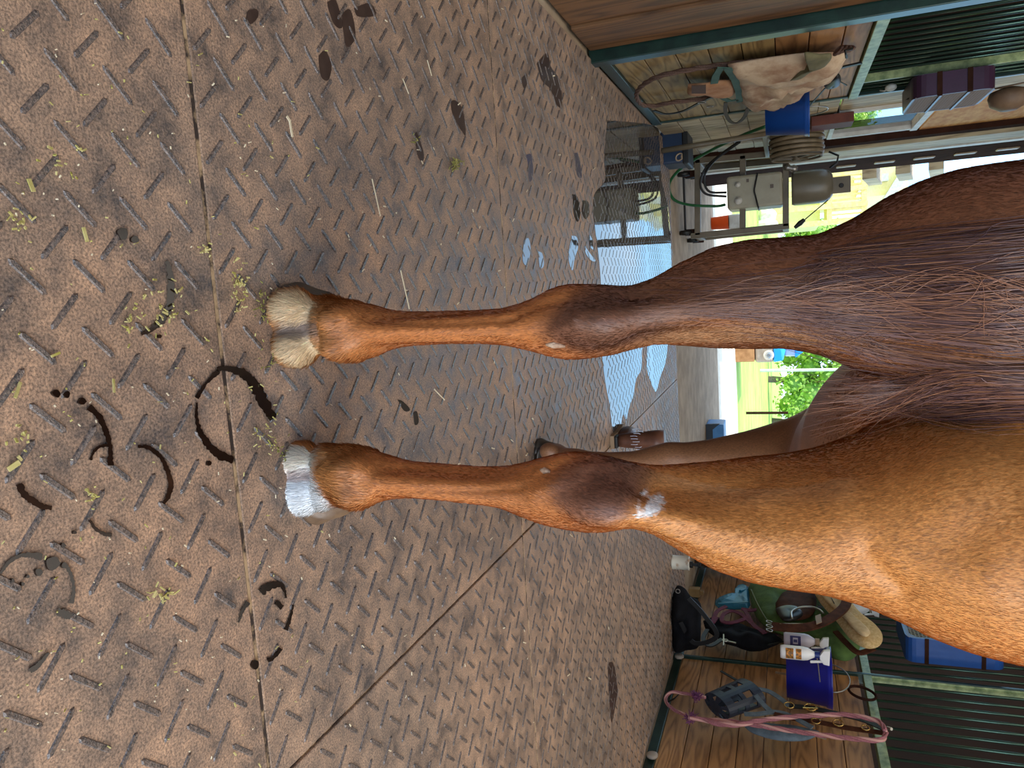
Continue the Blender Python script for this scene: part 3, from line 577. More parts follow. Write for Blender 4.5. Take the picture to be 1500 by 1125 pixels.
    for (yc_, sg, ncl) in bands:                                   # veil swept over the left thigh
        for _c in range(ncl):
            y0 = yc_+G(0, sg); u = random.random()
            ly = 400+(y0-315)/245*85+G(0, 8); lx = 1010+abs(G(0, 1))*150+random.uniform(-60, 60) if 350 < y0 < 520 else 1180+random.uniform(-60, 120)
            for _ in range(17):
                s_ = G(0, 8); e1 = G(0, 12); j1, j2, j3 = random.uniform(-50, 50), random.uniform(-55, 55), random.uniform(-50, 50)
                f1 = (1380+j2-1000)/500
                strand([(1650+j3, y0+s_*1.3-20), (1510+j1, y0+s_+G(0, 4)), (1380+j2, y0*(.5+.4*f1)+ly*(.5-.4*f1)+s_*.9+e1*.4+5*math.sin(u*9)), (1240+j3, y0*.45+ly*.55+s_*.8+e1*.8), (lx+60+G(0, 40), ly+s_*.4+e1), (lx+G(0, 60), ly+G(0, 9))], random.uniform(.001, .009), random.uniform(.0003, .0007), hc(), 26)
    for _ in range(620):                                           # thick core in the cleft
        y0 = 583+G(0, 15); e1 = G(0, 12)
        strand([(1640, y0), (1500+G(0, 20), y0+G(0, 3)), (1400+G(0, 20), y0+e1*.5), (1300+G(0, 35), 580+e1)], random.uniform(.003, .03), random.uniform(.0005, .0010), hc(), 12)
    for _ in range(120):                                           # wisps crossing the gap between the thighs
        y0 = 575+G(0, 14); ye = random.uniform(535, 645); xe = random.uniform(1170, 1270)
        strand([(1500, y0), (1380, y0+G(0, 5)), (1300, (y0+ye)/2+G(0, 8)), (xe, ye)], random.uniform(.006, .02), random.uniform(.0003, .0006), (*lin((170, 116, 90)), 1) if random.random() < .5 else hc(), 12)
    for _ in range(60):                                            # stray hairs down to the left hock
        ye = random.uniform(425, 470); xe = random.uniform(925, 1020)
        strand([(1520+G(0, 50), 440+G(0, 40)), (1380+G(0, 40), 440+G(0, 26)), (1240, 436+G(0, 20)), (1120, 442+G(0, 12)), (xe, ye)], random.uniform(.004, .01), .0004, (*lin((140, 96, 74)), 1), 24)
    tm = bpy.data.meshes.new('tail'); tm.from_pydata(tv, [], tf)
    ta = tm.attributes.new('coat', 'FLOAT_COLOR', 'POINT'); ta.data.foreach_set('color', np.array(tcol, np.float32).ravel())
    hm = bpy.data.materials.new('tail_hair'); hm.use_nodes = True; b = hm.node_tree.nodes['Principled BSDF']; at = hm.node_tree.nodes.new('ShaderNodeAttribute'); at.attribute_name = 'coat'
    hm.node_tree.links.new(at.outputs['Color'], b.inputs['Base Color']); b.inputs['Roughness'].default_value = .4; tm.materials.append(hm)
    o = bpy.data.objects.new('tail', tm); COL.objects.link(o); o.parent = root; o.location = -root.location; o['kind'] = 'stuff'; o['label'] = 'long dark purplish brown tail hair'
    # mane, eyes (turned away from the photograph)
    g = MB(); 
    for k in range(150): s_ = 1.12+.5*k/150; g.strap([B(s_, 0, 1.42+.3*(s_-1.12)/.5), B(s_+.01, .07, 1.36+.3*(s_-1.12)/.5), B(s_+G(0, .01), .13+G(0, .01), 1.2+.3*(s_-1.12)/.5)], .012, .004, (1, 0, .3))
    link('mane', g, hm if False else mat('mane_hair', (70, 44, 34), None, rough=.5), root)['kind'] = 'stuff'
    for q_ in (-1, 1): g = MB(); g.ell(B(1.765, q_*.083, 1.53), .017); link('eye', g, M['black'], root, smooth=True)
    return root, hit
horse, body_hit = make_horse()
# ================================================================== helpers for soft and ropy things
def rope(name, pts, r, m, parent, m2=None, twist=26, n=10):
    P = catmull(pts, n); Ln = [0]
    for a, b in zip(P[:-1], P[1:]): Ln.append(Ln[-1]+(b-a).length)
    # resample evenly
    tot = Ln[-1]; k = max(8, int(tot/(r*1.1))); Q = []; j = 0
    for i in range(k+1):
        s = tot*i/k
        while j < len(Ln)-2 and Ln[j+1] < s: j += 1
        t = (s-Ln[j])/max(1e-9, Ln[j+1]-Ln[j]); Q.append(P[j].lerp(P[j+1], t))
    u = (Q[1]-Q[0]).orthogonal().normalized(); out = []
    for ph in range(3):
        g = MB(); pts3 = []; uu = u.copy()
        for i, p in enumerate(Q):
            T = (Q[min(i+1, k)]-Q[max(i-1, 0)]).normalized(); uu = (uu-T*uu.dot(T)).normalized(); w = T.cross(uu)
            a = 2*PI*ph/3+i/k*tot*twist; pts3.append(p+(uu*math.cos(a)+w*math.sin(a))*r*.55)
        g.tube(pts3, r*.62, 6); out.append(link(name, g, (m2 if (m2 and ph == 0) else m), parent, smooth=True))
    return out
def pillow(poly, depth, nrm, back=.3, rings=7, sub=4, wr=.25, seed=0, rim=.004):
    """a soft closed shape over a star-shaped outline of 3-D points, bulging along nrm"""
    P = catmull(poly+[poly[0]], sub)[:-1]; n = len(P); c = sum(P, V(0, 0, 0))/n; nrm = V(nrm).normalized(); g = MB(); vs = []
    for side in (1, -1):
        for i in range(rings):
            s = 1-i/(rings-.0)
            for p in P:
                q = c+(p-c)*s; hgt = math.sqrt(max(0, 1-s**3))
                hgt *= (1+wr*mnoise.noise(q*9+V(seed, 0, 0))*2)
                vs.append(q+nrm*(rim*side+side*hgt*depth*(1 if side > 0 else back)))
        vs.append(c+nrm*(side*depth*(1 if side > 0 else back)*(1+wr*mnoise.noise(c*9+V(seed, 0, 0)))))
    st = rings*n+1; fs = []
    for q in (0, 1):
        o = q*st
        for i in range(rings-1):
            for k in range(n): fs.append((o+i*n+k, o+i*n+(k+1) % n, o+(i+1)*n+(k+1) % n, o+(i+1)*n+k))
        for k in range(n): fs.append((o+(rings-1)*n+k, o+(rings-1)*n+(k+1) % n, o+rings*n))
    for k in range(n): fs.append((k, (k+1) % n, st+(k+1) % n, st+k))
    return g.add(vs, fs)
def poly_on(pl, pts, c): return [pl(x, y, c) for x, y in pts]
def plate(poly, d): return MB().prism(poly, d)
# ================================================================== LEFT SIDE beyond the stall
yy = lambda y, x=1250: atx(x, y, LX).y
Yw = 6.36
wt = bpy.data.objects.new('wall_left_far', None); COL.objects.link(wt); wt.location = (LX, 5.7, 0); wt['kind'] = 'structure'; wt['label'] = 'pale board wall with the small window past the stall'
for k in range(8):
    z0 = .01+k*.139; g = MB(); g.box(LX-.05, LX-.004*(k % 2), 5.02, Yw+.06, z0, min(z0+.135, 1.10)); link('board', g, M['paleply'], wt, bevel=.002)
g = MB(); g.box(LX-.05, LX-.012, 5.02, 5.42, 1.12, 3.42); link('board', g, M['paleply'], wt)
for k, (y0, y1) in enumerate([(5.43, 6.62), (6.63, 7.5)]):
    g = MB(); g.box(LX-.03, LX-.012, y0, y1, 1.74, 3.42); link('strand_panel', g, M['osb'], wt)
w1 = MB(); w1.box(LX-.05, LX+.012, 5.42, Yw+.02, 1.085, 1.115); w1.box(LX-.05, LX+.012, 5.42, Yw+.08, 1.655, 1.70); w1.box(LX-.05, LX+.01, 5.42, 5.45, 1.10, 1.66); w1.box(LX-.05, LX+.01, Yw-.01, Yw+.04, 1.10, 1.66)
w1o = struct('window_1', w1, M['white_trim'], label='small window with trees and sky behind it')
gm = bpy.data.materials.new('window_glass'); gm.use_nodes = True; b_ = gm.node_tree.nodes['Principled BSDF']; b_.inputs['Transmission Weight'].default_value = 1; b_.inputs['Roughness'].default_value = .0; b_.inputs['IOR'].default_value = 1.02
g = MB(); g.box(LX-.022, LX-.019, 5.44, Yw, 1.11, 1.66); link('pane', g, gm, w1o)
for nm, y0, y1, dx, m_ in [('trim_3', 204, 208, .03, 'brown_steel'), ('trim_4', 208.5, 213, .0, 'black'), ('trim_5', 213, 222, .035, 'paleply'), ('trim_6', 222.3, 225, .045, 'white_trim'), ('trim_7', 225.5, 231, .01, 'brown_steel')]:
    g = MB(); g.box(LX-.14, LX+dx, yy(y0), yy(y1), 0, 3.42); struct(nm, g, M[m_], bevel=.003)
# steel door column with slotted brackets
yc0, yc1 = yy(232, 1225), yy(250, 1225)
col = thing('steel_column', 'dark brown steel door column with a row of pale slot brackets', 'column', (LX, (yc0+yc1)/2, -.018))
g = MB(); g.box(LX-.1, LX+.02, yc0, yc1, -.018, 3.44); link('column_web', g, M['brown_steel'], col, bevel=.004)
tanm = mat('pale_plastic', (150, 128, 104), (176, 156, 130), 20, .5)
for k in range(7):
    z0 = 1.25+k*.33; g = MB(); ym = yc0+.45*(yc1-yc0); g.box(LX+.02, LX+.035, ym-.05, ym+.05, z0, z0+.17); link('slot_bracket', g, tanm, col, bevel=.006)
# rafter tails of the porch outside
for k, (x, y) in enumerate([(1278, 256), (1325, 249), (1372, 243)]):
    p = aty(x, y, 9.7); g = MB(); g.obox(p, (.08, 0, 0), (0, .4, .07), (0, -.01, .07)); o = link('rafter_tail', g, M['paleply'], wt)
# ---- the side building outside, up the slope
cream = mat('cream_siding', (244, 222, 160), (250, 236, 190), 8, .7, stretch=(1, 1, 4)); yel = mat('yellow_timber', (232, 196, 128), (242, 216, 160), 8, .6)
YBD = 36.0
def atb(x, y): return aty(x, y, YBD)
bd = thing('side_building', 'cream building with a yellow timber deck seen past the barn door', 'building', (atb(1250, 280).x, YBD+3, -.06))
xa_, xb_ = atb(1290, 241).x, atb(1290, 286).x
g = MB(); g.box(xa_, xb_, YBD, YBD+8, -.06, atb(1330, 260).z); link('wall', g, cream, bd)
g = MB(); a = atb(1285, 262); g.bar((a.x, YBD-.2, atb(1250, 262).z), (a.x, YBD-.2, atb(1300, 262).z), .35, .3); g.bar((xa_, YBD-.2, atb(1335, 262).z), (xb_+.6, YBD-.2, atb(1290, 262).z), .4, .35); g.bar((a.x, YBD-.2, atb(1268, 262).z), (a.x+.8, YBD-.2, atb(1256, 262).z), .25, .25); link('fascia', g, M['white_trim'], bd)
g = MB(); b = atb(1262, 300); g.box(xb_, atb(1240, 325).x, YBD, YBD+6, -.06, atb(1212, 300).z-.3); link('side_wall', g, cream, bd)
zd = atb(1214, 300).z; zr = atb(1258, 300).z; x0, x1 = atb(1240, 262).x, atb(1240, 328).x
g = MB(); g.box(x0, x1, YBD-2.4, YBD, zd-.2, zd); link('deck', g, yel, bd)
for k in range(4): g = MB(); xk = x0+(x1-x0)*k/3; g.box(xk-.1, xk+.1, YBD-2.44, YBD-2.16, -.05, zr+.12); link('deck_post', g, yel, bd)
g = MB(); g.box(x0, x1, YBD-2.38, YBD-2.22, zr-.1, zr+.1); link('hand_rail', g, yel, bd)
for k in range(10): g = MB(); xk = x0+(x1-x0)*(k+.5)/10; g.box(xk-.04, xk+.04, YBD-2.34, YBD-2.26, zd, zr); link('baluster', g, yel, bd)
for k in range(5):
    p = aty(1168+(k*23) % 40, 258+k*17, 27+(k % 2)*1.5); g = MB(); g.ell((p.x, p.y, .2), .22, .3, .34+.08*(k % 3), nu=10, nv=6); g.v = [(x+.22*mnoise.noise(V(x, y, z)*4), y, z) for x, y, z in g.v]
    tag(link('boulder', g, mat('pale_boulder0', (222, 208, 182), (244, 236, 216), 6, .9) if k == 0 else bpy.data.materials['pale_boulder0'], None), 'pale boulder at the foot of the timber deck', 'boulder', 'boulders by the deck')
# ---- trees
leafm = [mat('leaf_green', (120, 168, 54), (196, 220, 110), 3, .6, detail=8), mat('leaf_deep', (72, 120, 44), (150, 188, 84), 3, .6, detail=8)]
bark = mat('bark', (92, 80, 66), (140, 126, 108), 20, .9)
def tree(x, y, r, h, lab, mi, n=4600):
    t = thing('tree', lab, 'tree', (x, y, -.06), 'trees behind the field'); R_ = np.random.default_rng(int(abs(x)*10+y)); vs = []; fs = []
    cl = [(R_.uniform(-r*.72, r*.72), R_.uniform(-r*.45, r*.45), h*(.2+.72*R_.random()), r*(.25+.3*R_.random())) for _ in range(26)]
    for i in range(n):
        c_ = cl[i % 26]; d = R_.normal(0, 1, 3); d /= np.linalg.norm(d); p = np.array([x+c_[0], y+c_[1], c_[2]])+d*c_[3]*R_.uniform(.6, 1.05); u = R_.normal(0, 1, 3); u /= np.linalg.norm(u); w = np.cross(u, d+R_.normal(0, .3, 3)); w /= np.linalg.norm(w)+1e-6; sc = .07+.07*R_.random(); k = len(vs)
        p[2] = max(p[2], .05)
        vs += [tuple(p-u*sc), tuple(p+w*sc*.55), tuple(p+u*sc), tuple(p-w*sc*.55)]; fs.append((k, k+1, k+2, k+3))
    g = MB(); g.add(vs, fs); link('crown', g, leafm[mi], t)
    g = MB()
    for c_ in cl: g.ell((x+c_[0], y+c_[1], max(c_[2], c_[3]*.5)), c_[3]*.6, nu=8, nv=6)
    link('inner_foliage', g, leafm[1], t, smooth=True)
    g = MB(); g.tube([(x, y, -.06), (x+.1, y, h*.3), (x, y, h*.6)], [.16, .12, .05], 8); link('trunk', g, bark, t)
TREES = [(-20.5, 36, 'broad pale tree behind the window, farthest left'), (-15.5, 35, 'tree behind the window, second from the left'), (-12.2, 38, 'tree left of the one in the small window'), (-8.0, 40, 'tree seen through the small window, left of the deck'), (-1.2, 50, 'tree right of the timber deck'),
         (1.8, 38, 'tree hidden mostly behind the horse\'s left leg'), (5.0, 37, 'bright green tree between the horse\'s legs, left of the pale pole'), (8.2, 37, 'bright green tree between the legs, just right of the pale pole'), (11.6, 38, 'green tree between the legs, rightmost in the gap'), (16, 39, 'tree beyond the field behind the right thigh'), (21, 39, 'tree at the right end of the field')]
for k, (x, y, lb) in enumerate(TREES): tree(x, y+(k % 2)*6.5, 1.9, 6.0 if k == 3 else 4.4, lb, 1 if k in (2, 5, 8) else 0)
p = aty(1150, 542, 26); g = MB(); g.tube([(p.x, 26, -.06), (p.x+.03, 26, 2.6)], .05, 8); tag(link('pale_pole', g, M['white_trim']), 'pale pole standing in the field in front of the trees', 'pole')
p = aty(1092, 605, 16.5); g = MB(); g.tube([(p.x, 16.5, -.06), (p.x, 16.5, .78)], .028, 8); tag(link('fence_post', g, M['brown_steel']), 'thin dark fence post in the mown field', 'post')
# ---- blue vehicle seen between the legs
p = atz(1077, 518, -.045); ux_ = p.x; uy0 = p.y
uv = thing('utility_vehicle', 'small blue utility vehicle with a round headlight parked on the gravel', 'vehicle', (ux_-.35, uy0+.3, -.045))
bluep = mat('bright_blue_paint', (20, 140, 222), (26, 160, 240), 6, .3); greyp = mat('grey_bumper', (142, 130, 116), (166, 154, 140), 10, .5); brn = mat('brown_crate_wood', (146, 104, 64), (176, 132, 88), 12, .8)
zs = lambda x: aty(x, 520, uy0).z
xr = aty(1130, 531, uy0).x; xl = xr-1.1
g = MB(); g.box(xl, xr-.02, uy0, uy0+.25, -.045, zs(1106)-.01); link('front_crate', g, brn, uv, bevel=.01)
g = MB(); g.box(xl, xr+.0, uy0+.02, uy0+1.6, zs(1106), zs(1133)); link('bumper', g, greyp, uv, bevel=.04)
g = MB(); g.prism([(xl, uy0+.02, zs(1133)), (xr, uy0+.02, zs(1133)), (xr-.02, uy0+.06, zs(1147)), (xr-.22, uy0+.2, zs(1152)), (xl, uy0+.2, zs(1152))], (0, 1.5, 0)); link('hood', g, bluep, uv, bevel=.02)
g = MB(); g.box(xl, xr-.04, uy0+.5, uy0+1.4, zs(1150), zs(1166)); link('windscreen', g, mat('pale_windscreen', (206, 214, 222), None, rough=.1), uv, bevel=.02)
g = MB(); g.prism([(xl, uy0+.4, zs(1165)), (xr-.02, uy0+.4, zs(1165)), (xr-.12, uy0+.4, zs(1178)), (xl, uy0+.4, zs(1180))], (0, 1.1, 0)); link('roof', g, bluep, uv, bevel=.02)
hl = aty(1126, 522, uy0); g = MB(); g.lathe((hl.x-.02, uy0+.02, hl.z), [(.085, 0), (.085, -.02), (.06, -.03)], (0, 1, 0), 20); hk = link('headlight', g, M['white_trim'], uv); g = MB(); g.lathe((hl.x-.02, uy0-.012, hl.z), [(.05, 0), (.03, -.012)], (0, 1, 0), 16); link('lens', g, mat('lamp_lens', (150, 156, 160), None, rough=.1, metal=.6), uv)
for q in (0, 1): g = MB(); g.lathe((xr-.12-q*.8, uy0+.45, .22), [(.24, -.08), (.26, 0), (.24, .08)], (1, 0, 0), 20); link('wheel', g, M['black'], uv)
# ================================================================== BOX FANS tied to the grilles
def box_fan(lab, x0, x1, y0, y1, z0, z1, face, body, grid):
    t = thing('box_fan', lab, 'fan', ((x0+x1)/2, (y0+y1)/2, z0)); r = .06
    pts = []; 
    for (cy, cz, a0) in ((y1-r, z1-r, 0), (y0+r, z1-r, 90), (y0+r, z0+r, 180), (y1-r, z0+r, 270)):
        for k in range(5): a = math.radians(a0+k*22.5); pts.append((cy+r*math.cos(a), cz+r*math.sin(a)))
    g = MB(); n = len(pts); vs = [(x, y, z) for x in (x0, x1) for y, z in pts]
    cy, cz = (y0+y1)/2, (z0+z1)/2; vs += [(x, cy+(y-cy)*.9, cz+(z-cz)*.9) for x in (x0, x1) for y, z in pts]
    fs = []
    for k in range(n): j = (k+1) % n; fs += [(k, j, n+j, n+k), (2*n+k, 3*n+k, 3*n+j, 2*n+j), (k, 2*n+k, 2*n+j, j), (n+k, n+j, 3*n+j, 3*n+k)]
    g.add(vs, fs); link('housing', g, body, t, smooth=False)
    xf = x1 if face > 0 else x0
    g = MB(); 
    for k in range(1, 23): yv = y0+(y1-y0)*k/23; g.bar((xf, yv, z0+.012), (xf, yv, z1-.012), .003, .003)
    for k in range(1, 27): zv = z0+(z1-z0)*k/27; g.bar((xf-face*.002, y0+.012, zv), (xf-face*.002, y1-.012, zv), .003, .003)
    link('front_grille', g, grid, t)['kind'] = 'stuff'
    for k in (1, 2): zv = z0+(z1-z0)*k/3; g = MB(); g.box(min(xf, xf+face*.006), max(xf, xf+face*.006), y0, y1, zv-.006, zv+.006); link('grille_brace', g, body, t)
    g = MB(); cx_ = (x0+x1)/2
    for k in range(5):
        a = k*2*PI/5; d = V(0, math.cos(a), math.sin(a)); w = V(0, -math.sin(a), math.cos(a)); c_ = V(cx_, cy, cz); R_ = (y1-y0)*.4
        g.add([c_+d*.04-w*.03-V(.02, 0, 0), c_+d*.04+w*.04+V(.02, 0, 0), c_+d*R_+w*.12+V(.03, 0, 0), c_+d*R_-w*.04-V(.03, 0, 0)], [(0, 1, 2, 3)])
    g.lathe((cx_-.03, cy, cz), [(.05, 0), (.05, .06)], (1, 0, 0), 14); link('blades', g, M['black'], t)
    for k in range(2): yv = y0; zv = z0+.12+(z1-z0-.24)*k; g = MB(); g.box(x0-.004, x1+.004, y0-.004, y0+.0, zv-.012, zv+.012); link('zip_tie_band', g, M['brown_steel'], t)
    return t
yf = atx(1400, 974, 2.555).y
box_fan('blue box fan with a pale wire front, tied to the right grille', 2.40, 2.565, yf, yf+.52, aty(1327, 945, yf).z, aty(1474, 965, yf).z, -1, mat('blue_fan_plastic', (24, 66, 132), (30, 78, 150), 6, .4), mat('pale_wire', (150, 140, 120), None, rough=.5, metal=.3))
yf = atx(1400, 104, -.94).y
box_fan('dark purple box fan tied to the left stall grille', -.945, -.835, yf, yf+.46, aty(1338, 120, yf).z, aty(1462, 115, yf).z, 1, mat('purple_fan_plastic', (48, 24, 46), (62, 34, 60), 6, .4), mat('grey_wire', (120, 104, 92), None, rough=.5, metal=.3))
p = atx(1305, 128, -.955); g = MB(); g.ell(p, .02, .03, .03); g.tube([p, p+V(.01, .02, -.03), p+V(0, .04, -.05)], .004, 6); tag(link('bar_clip', g, M['white_trim'], smooth=True), 'small white clip on the left grille below the purple fan', 'clip')
p = atx(1478, 128, -.90); g = MB(); g.lathe(p, [(.03, 0), (.09, .02), (.1, .05), (.09, .09), (.04, .12)], (1, 0, 0), 20); g.tube([p+V(0, -.02, 0), p+V(.02, -.12, -.1), p+V(.02, -.2, .05), p+V(.02, -.1, .16)], .004, 6); tag(link('clip_on_fan', g, mat('brown_fan', (96, 74, 56), (120, 96, 74), 12, .6), smooth=True), 'small brown round fan beside the purple box fan, at the frame edge', 'fan')
# ================================================================== LEFT STALL TACK
lw = -.93
fm = thing('fly_mask', 'stained cream fly mask with olive ear and green edging, hung on the left stall', 'fly mask', atx(1240, 78, lw))
beige = mat('stained_canvas', (160, 122, 94), (204, 180, 150), 7, .9, bump=.2, bscale=90, lo=.38, hi=.6); olive = mat('olive_cloth', (92, 88, 60), (112, 106, 76), 20, .9); tealm = mat('green_binding', (52, 84, 74), (70, 100, 88), 12, .8)
g = pillow(poly_on(atx, [(1066, 95), (1120, 86), (1174, 79), (1205, 78), (1238, 78), (1236, 92), (1222, 112), (1196, 122), (1166, 142), (1138, 157), (1110, 156), (1086, 149), (1080, 124)], lw), .05, (1, 0, 0), .1, wr=.5); link('mask_cloth', g, beige, fm, smooth=True)
g = pillow(poly_on(atx, [(1147, 118), (1170, 104), (1186, 94), (1178, 78), (1200, 80), (1218, 80), (1212, 92), (1192, 99), (1172, 113)], lw+.045), .018, (1, 0, 0), .6, wr=.2); link('ear_cloth', g, olive, fm, smooth=True)
g = MB(); g.strap(poly_on(atx, [(1084, 149), (1082, 132), (1076, 115), (1066, 101), (1056, 99), (1049, 110), (1046, 122)], lw+.02), .035, .006, (1, 0, 0)); link('edge_binding', g, tealm, fm, smooth=True)
g = MB(); g.strap(poly_on(atx, [(1082, 146), (1068, 148), (1056, 142), (1048, 140)], lw+.02), .03, .006, (1, 0, 0)); link('edge_binding', g, tealm, fm, smooth=True)
g = pillow(poly_on(atx, [(1008, 124), (1035, 122), (1060, 118), (1076, 122), (1074, 138), (1050, 140), (1030, 136), (1008, 137)], lw), .02, (1, 0, 0), .2); link('muzzle_band', g, mat('orange_canvas', (168, 116, 78), (190, 146, 110), 12, .9), fm, smooth=True)
g = plate(poly_on(atx, [(1013, 125), (1034, 124), (1034, 136), (1013, 136)], lw+.018), (.004, 0, 0)); link('brown_patch', g, mat('brown_patch', (84, 58, 44), None, rough=.8), fm)
hk = MB(); hk.tube([atx(1252, 70, -.96), atx(1247, 72, -.9), atx(1238, 74, -.88), atx(1240, 84, -.87)], .006, 8); link('hook', hk, M['black'], fm, smooth=True)
r1 = thing('lead_rope', 'brown braided lead rope looped down the left stall planks', 'rope', atx(1230, 82, lw))
rope('rope_strand', poly_on(atx, [(1246, 72), (1225, 78), (1160, 84), (1066, 94), (1010, 102), (965, 112), (940, 126), (932, 140), (940, 153), (958, 155), (985, 150), (1025, 145), (1044, 140)], lw-.01), .011, mat('brown_rope', (84, 60, 52), (118, 92, 78), 160, .9), r1)
g = MB(); 
for k in range(4): q = atx(1228+k*5, 74-k, lw+.01); g.ring(q, .022, .006, (.6, .4, .6-k*.2))
link('rope_knot', g, bpy.data.materials['brown_rope'], r1, smooth=True)
st = thing('hanging_halter', 'black strap halter with small rings hanging below the fly mask', 'halter', atx(1040, 140, lw))
g = MB(); g.strap(catmull(poly_on(atx, [(1046, 141), (1026, 150), (1000, 163), (975, 167), (958, 162)], lw+.0)), .02, .006, (1, 0, 0)); link('nose_strap', g, M['black'], st, smooth=True)
g = MB(); g.ring(atx(1028, 150, lw+.012), .02, .003, (1, 0, 0)); g.ring(atx(1040, 156, lw+.012), .016, .003, (1, 0, 0)); link('metal_ring', g, mat('steel', (150, 146, 140), None, rough=.3, metal=.9), st, smooth=True)
g = MB(); g.strap(catmull(poly_on(atx, [(1063, 150), (1063, 166), (1070, 178), (1080, 180), (1090, 172), (1096, 158)], lw+.02)), .022, .005, (1, 0, 0)); link('strap_loop', g, mat('olive_strap', (70, 60, 44), None, rough=.8), st, smooth=True)
ll = thing('crop_and_leads', 'dark leather leads hung near the stall sill beside the fly mask', 'lead', atx(1245, 100, lw))
g = MB(); g.strap(poly_on(atx, [(1262, 92), (1240, 97), (1224, 101)], lw), .025, .008, (1, 0, 0)); g.strap(poly_on(atx, [(1240, 125), (1228, 118), (1208, 130), (1186, 155)], lw), .008, .004, (1, 0, 0)); link('lead', g, M['black'], ll)
g = pillow(poly_on(atx, [(1205, 121), (1226, 108), (1232, 118), (1225, 124), (1210, 126)], lw), .02, (1, 0, 0)); link('black_pouch', g, M['black'], ll, smooth=True)
# blue bucket hanging
def bucket(name, lab, c, r0, r1_, z0, z1, m, rimm, handle=True):
    t = thing(name, lab, 'bucket', (c[0], c[1], z0))
    g = MB(); g.lathe((c[0], c[1], 0), [(.001, z0), (r0, z0), (r0+(r1_-r0)*.86, z0+(z1-z0)*.86), (r1_, z0+(z1-z0)*.87), (r1_+.006, z0+(z1-z0)*.93), (r1_+.006, z1-.008), (r1_+.012, z1), (r1_-.002, z1), (r1_-.012, z1-.02), (r0-.006, z0+.01), (.001, z0+.01)], n=32, cap=False); link('pail', g, m, t, smooth=True)
    if handle: g = MB(); g.tube([(c[0], c[1]+r1_*math.cos(a), z1-.01+.11*math.sin(a)) for a in np.linspace(0, PI, 13)], .0035, 6); link('wire_handle', g, rimm, t, smooth=True)
    return t
steel = mat('wire_steel', (160, 156, 150), None, rough=.35, metal=.8)
p0, p1 = aty(1121, 162, 4.78), aty(1185, 162, 4.78)
bucket('blue_bucket', 'bright blue bucket hung at the far end of the left stall', (p0.x+.035, 4.78), .105, .13, p0.z, p1.z, mat('blue_plastic', (18, 66, 138), (24, 78, 156), 5, .35), steel)
p = atx(1188, 180, -.93); g = MB(); g.box(-.96, -.90, p.y-.05, p.y+.16, p.z, p.z+.25); tag(link('wood_bracket', g, mat('red_brown_wood', (84, 40, 30), (104, 54, 40), 12, .7), bevel=.004), 'red-brown bracket on the wall above the blue bucket', 'bracket')
p = atz(967, 214, -.018); g = MB(); tb = thing('navy_tote', 'navy blue plastic tote on the floor by the left wall', 'tote', (p.x, p.y+.2, -.018))
xl, xr = aty(990, 190, p.y).x, aty(990, 239, p.y).x; zt = aty(1006, 214, p.y).z
w_ = xr-xl
g = MB(); g.box(xl, xr, p.y, p.y+.3, -.018, zt); link('tub', g, mat('navy_plastic', (22, 40, 66), (28, 50, 80), 6, .4), tb, bevel=.015)
g = MB(); g.box(xl-.012, xr+.012, p.y-.012, p.y+.312, zt-.03, zt+.008); link('lid', g, M['black'], tb, bevel=.008)
q = aty(995, 230, p.y-.004); g = MB(); g.ring(q, .02, .005, (0, 1, 0), squash=1.3); g.ring(q+V(.0, 0, .03), .016, .005, (0, 1, 0)); link('latch', g, tanm, tb, smooth=True)
# ================================================================== THE UTILITY CART with pressure washer
YC = 6.25
A_ = lambda x, y, d=0: aty(x, y, YC+d)
ct = thing('pressure_washer_cart', 'taupe wheeled washer cart with control box, round tank and hose reel', 'cart', (A_(1005, 290).x, YC, -.018))
taupe = mat('taupe_paint', (96, 86, 68), (110, 98, 80), 8, .45); taupel = mat('light_taupe_paint', (150, 144, 124), (162, 156, 136), 8, .4)
def strut(a, b, w=.045, nm='frame_tube', m=taupe): g = MB(); g.bar(a, b, w, w, (0, 1, 0)); link(nm, g, m, ct, bevel=.004)
for (a, b) in [((1012, 346), (1156, 331)), ((1018, 236), (1150, 224)), ((1022, 234), (1022, 345)), ((1088, 228), (1088, 336)), ((1151, 224), (1151, 332))]: strut(A_(*a), A_(*b))
for (a, b) in [((1012, 346), (1156, 331)), ((1018, 236), (1150, 224))]: strut(A_(*a)+V(0, .45, 0), A_(*b)+V(0, .45, 0))
for c_ in [(1022, 345), (1022, 236), (1151, 331), (1151, 226)]: strut(A_(*c_), A_(*c_)+V(0, .45, 0))
a, b = aty(969, 221, 5.12), aty(1124, 196, 5.3); g = MB(); g.tube([V(a.x, 5.12, max(a.z, .004)), V(b.x, 5.3, b.z)], .018, 10); link('push_handle', g, taupe, ct, smooth=True); strut(V(b.x, 5.3, b.z-.02), A_(1124, 228), .03)
a, b = A_(1066, 308, -.08), A_(1146, 251, -.08)
g = MB(); g.box(b.x, a.x, YC-.12, YC+.2, a.z, b.z); cb = link('control_box', g, taupel, ct, bevel=.02)
g = MB(); xm = (a.x+b.x)/2; zb = A_(1107, 280).z; g.tube(catmull([(b.x-.004, YC-.122, zb+.02), (b.x+.08, YC-.13, zb+.002), (xm, YC-.132, zb-.006), (a.x-.08, YC-.13, zb+.002), (a.x+.004, YC-.122, zb+.02), (a.x+.01, YC+.05, zb+.02)]), .006, 8); link('cable_band', g, M['black'], cb, smooth=True)
for (x, y, r_) in [(1083, 296, .028), (1082, 273, .02)]: q = A_(x, y); g = MB(); g.lathe((q.x, YC-.12, q.z), [(r_, 0), (r_, -.012), (r_*.6, -.014), (r_*.5, -.03), (.001, -.031)], (0, 1, 0), 18); link('dial', g, M['white_trim'], cb, smooth=True)
